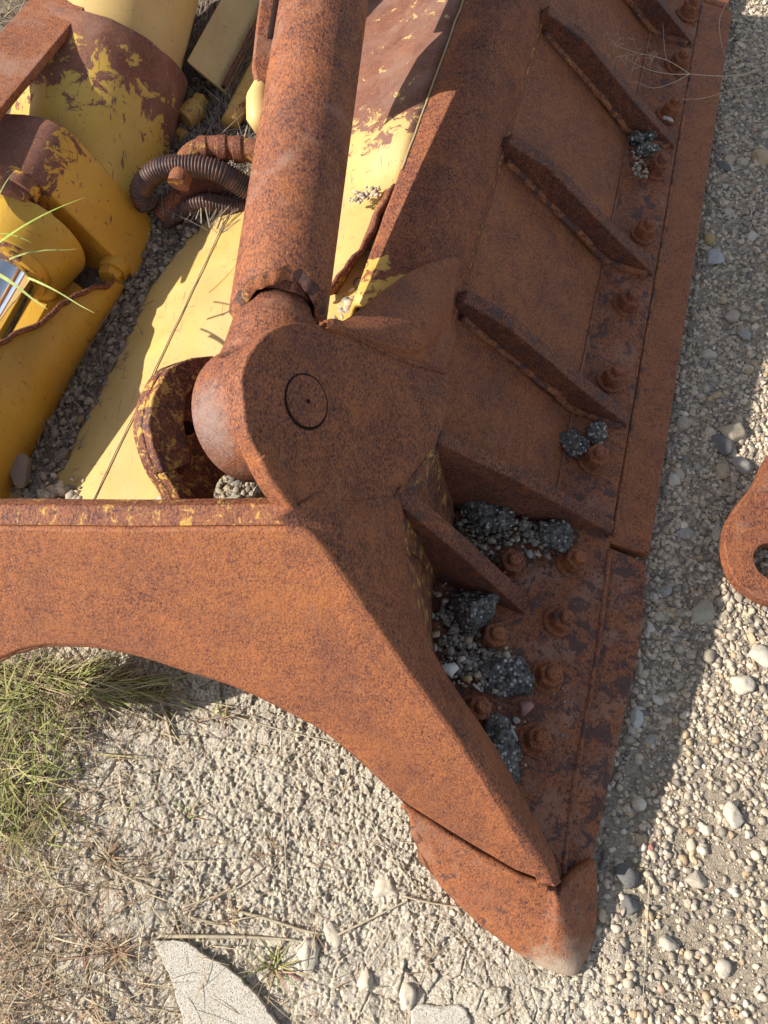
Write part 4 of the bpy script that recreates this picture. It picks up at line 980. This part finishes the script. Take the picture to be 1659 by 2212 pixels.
# dark dry grass and roots between yellow parts, upper middle
db = Blades(); gl = Blades()
for _ in range(1500):
    t = random.random(); l = 1.25 + 1.9 * t; s = random.uniform(-.95, -.77) + .02 * sin(l * 5); z = .335 + random.uniform(0, .02)
    a = random.gauss(1.25, .5)
    db.add(Q(s, l, z - .01), (cos(a), sin(a)), random.uniform(.08, .24), random.uniform(.0006, .0015), -random.uniform(-.1, .6), rc([(.27, .22, .17), (.20, .16, .13), (.36, .30, .23), (.12, .10, .08)]), 6, None, random.uniform(0, .25))
for _ in range(60):
    l = random.uniform(.60, 1.1); s = random.uniform(-1.0, -.84); a = random.gauss(1.2, .8)
    db.add(Q(s, l, .272), (cos(a), sin(a)), random.uniform(.04, .14), random.uniform(.0005, .0011), -random.uniform(0, .6), rc([(.34, .27, .20), (.24, .19, .15)]), 5, None, random.uniform(0, .4))
db.build('dry_roots', 'tangle of grey dry grass between the yellow pipe and plate', 'dry grass', 'stuff')
for _ in range(700):
    u = random.uniform(-120, 90); v = random.uniform(-80, 150); p = W(u, v, .25); a = random.uniform(0, 2 * pi)
    gl.add(p, (cos(a), sin(a)), random.uniform(.08, .25), random.uniform(.0012, .0025), -random.uniform(.3, 1.4), rc(GREEN + STRAW), 5, None, random.uniform(.3, 1.3))
gl.build('dark_grass', 'shaded grass at the top left corner behind the cylinder', 'grass', 'stuff')
# individual straw stalks on the clay
def stalk(pts, r, lab, c=(.50, .42, .30), name='straw_stalk', cat='straw', z=.006, group=None):
    P = smooth_line([G(u, v, z + (0 if len(q) == 0 else q[0])) for u, v, *q in pts], 5, False)
    me_o = tube(name, P, r, M['grass'], None, 6, rf=lambda t: r * (1 - .5 * t))
    a = me_o.data.color_attributes.new('Col', 'FLOAT_COLOR', 'POINT'); a.data.foreach_set('color', list((*c, 1)) * len(me_o.data.vertices))
    return tag(me_o, lab, cat, group)
for pts, r, lab in [
 ([(345, 2022), (440, 2022), (545, 2024), (640, 2030)], .0045, 'flat pale straw stalk lying just above the concrete fragment'),
 ([(492, 1962), (580, 1985), (660, 2010), (728, 2020)], .004, 'thick grey stalk forming the left arm of the straw fork'),
 ([(728, 2020), (800, 1985), (880, 1945)], .0028, 'thinner stalk rising right from the straw fork'),
 ([(395, 1960), (440, 1945), (520, 1915), (575, 1870)], .003, 'bent brownish stalk left of the straw fork'),
 ([(230, 1870), (300, 1905), (370, 1930)], .003, 'curved straw stalk crossing the clay at lower left'),
 ([(500, 1545), (600, 1575), (745, 1610)], .0025, 'long straw stalk just under the curved end plate'),
 ([(350, 1510), (362, 1560), (375, 1610)], .006, 'short thick grey stick standing near the grass'),
 ([(610, 1730), (618, 1860), (622, 1960)], .0014, 'thin upright straw across the middle of the clay'),
 ([(800, 1780), (860, 1870), (960, 1980), (1010, 2040)], .0014, 'thin long straw left of the corner shoe'),
 ([(870, 1935), (930, 1950), (1010, 1962)], .0025, 'short straw pointing right towards the blade tip'),
 ([(1090, 2090), (1130, 2180), (1180, 2240)], .0014, 'thin straw under the blade tip'),
 ([(225, 2050), (228, 2130), (220, 2230)], .002, 'upright grey straw left of the concrete fragment'),
 ([(270, 1900), (300, 1995), (310, 2120)], .0012, 'thin dry straw through the lower left tufts'),
 ([(1400, 1900), (1396, 2000), (1385, 2190)], .0013, 'thin pale straw standing in the lower right gravel'),
 ([(410, 1980), (470, 1995), (490, 2002)], .003, 'short grey stalk left of the straw fork')]:
    stalk(pts, r, lab)
def tuft(u, v, n, ln, cols, lab, w=.0013, on=None):
    b = Blades()
    for _ in range(n):
        a = random.uniform(0, 2 * pi); p = (W(u, v, on) if on is not None else G(u, v)) + Vector((random.gauss(0, .006), random.gauss(0, .006), 0))
        b.add(p, (cos(a), sin(a)), ln * random.uniform(.5, 1.2), w, -random.uniform(.3, 1.2), rc(cols), 5, None, random.uniform(.2, 1.0))
    b.build('grass_tuft', lab, 'grass tuft')
tuft(600, 2090, 34, .075, GREEN + STRAW + [(.35, .12, .12)], 'green and reddish tuft growing over the concrete fragment')
tuft(410, 1765, 22, .05, GREEN + STRAW, 'tiny green tuft alone on the middle of the clay')
tuft(250, 2060, 44, .07, [(.42, .24, .16)] + STRAW + GREEN[:1], 'reddish dry tuft near the bottom left')
tuft(235, 1850, 36, .05, [(.42, .24, .12)] + STRAW, 'brown dry tuft upper of the lower left ones')
tuft(310, 1865, 26, .04, [(.36, .22, .12)] + STRAW, 'small brown tuft just right of the larger brown one')
tuft(505, 1985, 24, .035, STRAW, 'pale straw tuft beside the straw fork')
tuft(480, 1545, 18, .05, STRAW + GREEN[:1], 'dry tuft close under the curved end plate')
tuft(1620, 475, 16, .09, [(.60, .48, .38), (.5, .33, .27)], 'pinkish dry tuft in the gravel at upper right', .0012)
tuft(1650, 170, 20, .10, [(.62, .52, .40)], 'pale dry tuft at the right border near the top', .0012)
# long green leaves crossing the chrome rod
lv = Blades()
for (u, v, z, du, dv, ln, w, ld, bd) in [(-10, 590, .60, 1, .75, .16, .0035, .3, -1.1), (0, 505, .60, 1, .55, .10, .003, .5, -.6), (20, 560, .58, 1, -.2, .14, .0025, .3, -.8), (-10, 530, .62, 1, -.6, .20, .0025, .3, -.4), (60, 600, .55, 1, .6, .18, .0022, .2, -.6), (-20, 480, .6, .4, -1, .12, .002, .6, -.7)]:
    lv.add(W(u, v, z), (du, -dv), ln, w, bd, rc([(.30, .38, .08), (.38, .42, .14)]), 9, None, ld)
lv.build('grass_leaves', 'long bright green grass leaves drooping over the chrome rod', 'grass')
# dry branching weed over the ribs, top right
def weed():
    P = lambda u, v, z: W(u, v, z); t = empty('dry_weed', W(1590, 162, 0), 'dry branching weed reaching over the cutting edge at top right', 'weed')
    def twig(pts, r): 
        o = tube('stem', smooth_line([P(*p) for p in pts], 6, False), r, M['grass'], t, 5, rf=lambda k: r * (1 - .55 * k))
        a = o.data.color_attributes.new('Col', 'FLOAT_COLOR', 'POINT'); a.data.foreach_set('color', [.58, .44, .30, 1] * len(o.data.vertices))
    twig([(1640, 150, .02), (1600, 162, .12), (1545, 164, .17), (1490, 160, .20)], .0021)
    twig([(1490, 160, .20), (1440, 130, .22), (1370, 112, .24), (1315, 92, .25)], .0015)
    twig([(1490, 160, .20), (1450, 160, .22), (1400, 150, .23), (1340, 120, .24)], .0014)
    twig([(1490, 160, .20), (1450, 180, .2), (1410, 190, .2), (1370, 175, .22)], .0012)
    twig([(1440, 130, .22), (1435, 100, .24), (1432, 50, .27)], .001)
    for i in range(26):
        u = random.uniform(1315, 1430); v = 100 + (u - 1315) * .25 + random.gauss(0, 18)
        twig([(u, v, .235), (u - random.uniform(5, 15), v + random.gauss(0, 12), .245), (u - random.uniform(10, 24), v + random.gauss(0, 22), .25)], .0007)
    twig([(1700, 100, .05), (1650, 110, .10), (1590, 130, .15), (1565, 150, .16), (1568, 130, .17)], .0013)
    twig([(1720, 180, .05), (1600, 190, .12), (1520, 212, .13), (1455, 214, .14)], .0014)
    twig([(1585, -20, .2), (1555, 40, .2), (1560, 100, .18), (1575, 140, .1)], .0012)
weed()
# tall weeds standing left of the machine parts; they dapple the metal
tw = Blades()
for _ in range(34):
    x = random.uniform(-2.6, -1.9); y = random.uniform(1.1, 2.5); a = random.uniform(0, 2 * pi)
    tw.add((x, y, 0), (cos(a), sin(a)), random.uniform(.9, 1.5), random.uniform(.004, .010), -random.uniform(.1, .5), rc(GREEN + STRAW), 7, None, random.uniform(1.25, 1.5))
tw.build('tall_weeds', 'tall weeds standing left of the yellow cylinder', 'weeds', 'stuff')
GR_ = {'asphalt': 'asphalt lumps caught on the blade', 'stone': 'larger stones lying about the blade', 'clay clod': 'clay clods at the bottom of the ground',
       'straw': 'straw stalks lying on the ground', 'grass tuft': 'small tufts growing in the clay and gravel', 'hose': 'hoses between cylinder and strut', 'concrete': 'concrete pieces in the clay', 'scrap': 'pale scraps and flakes'}
for o in bpy.data.objects:
    if o.parent is None and o.get('category') in GR_ and not o.get('kind'): o['group'] = GR_[o['category']]
print('objects', len(bpy.data.objects))
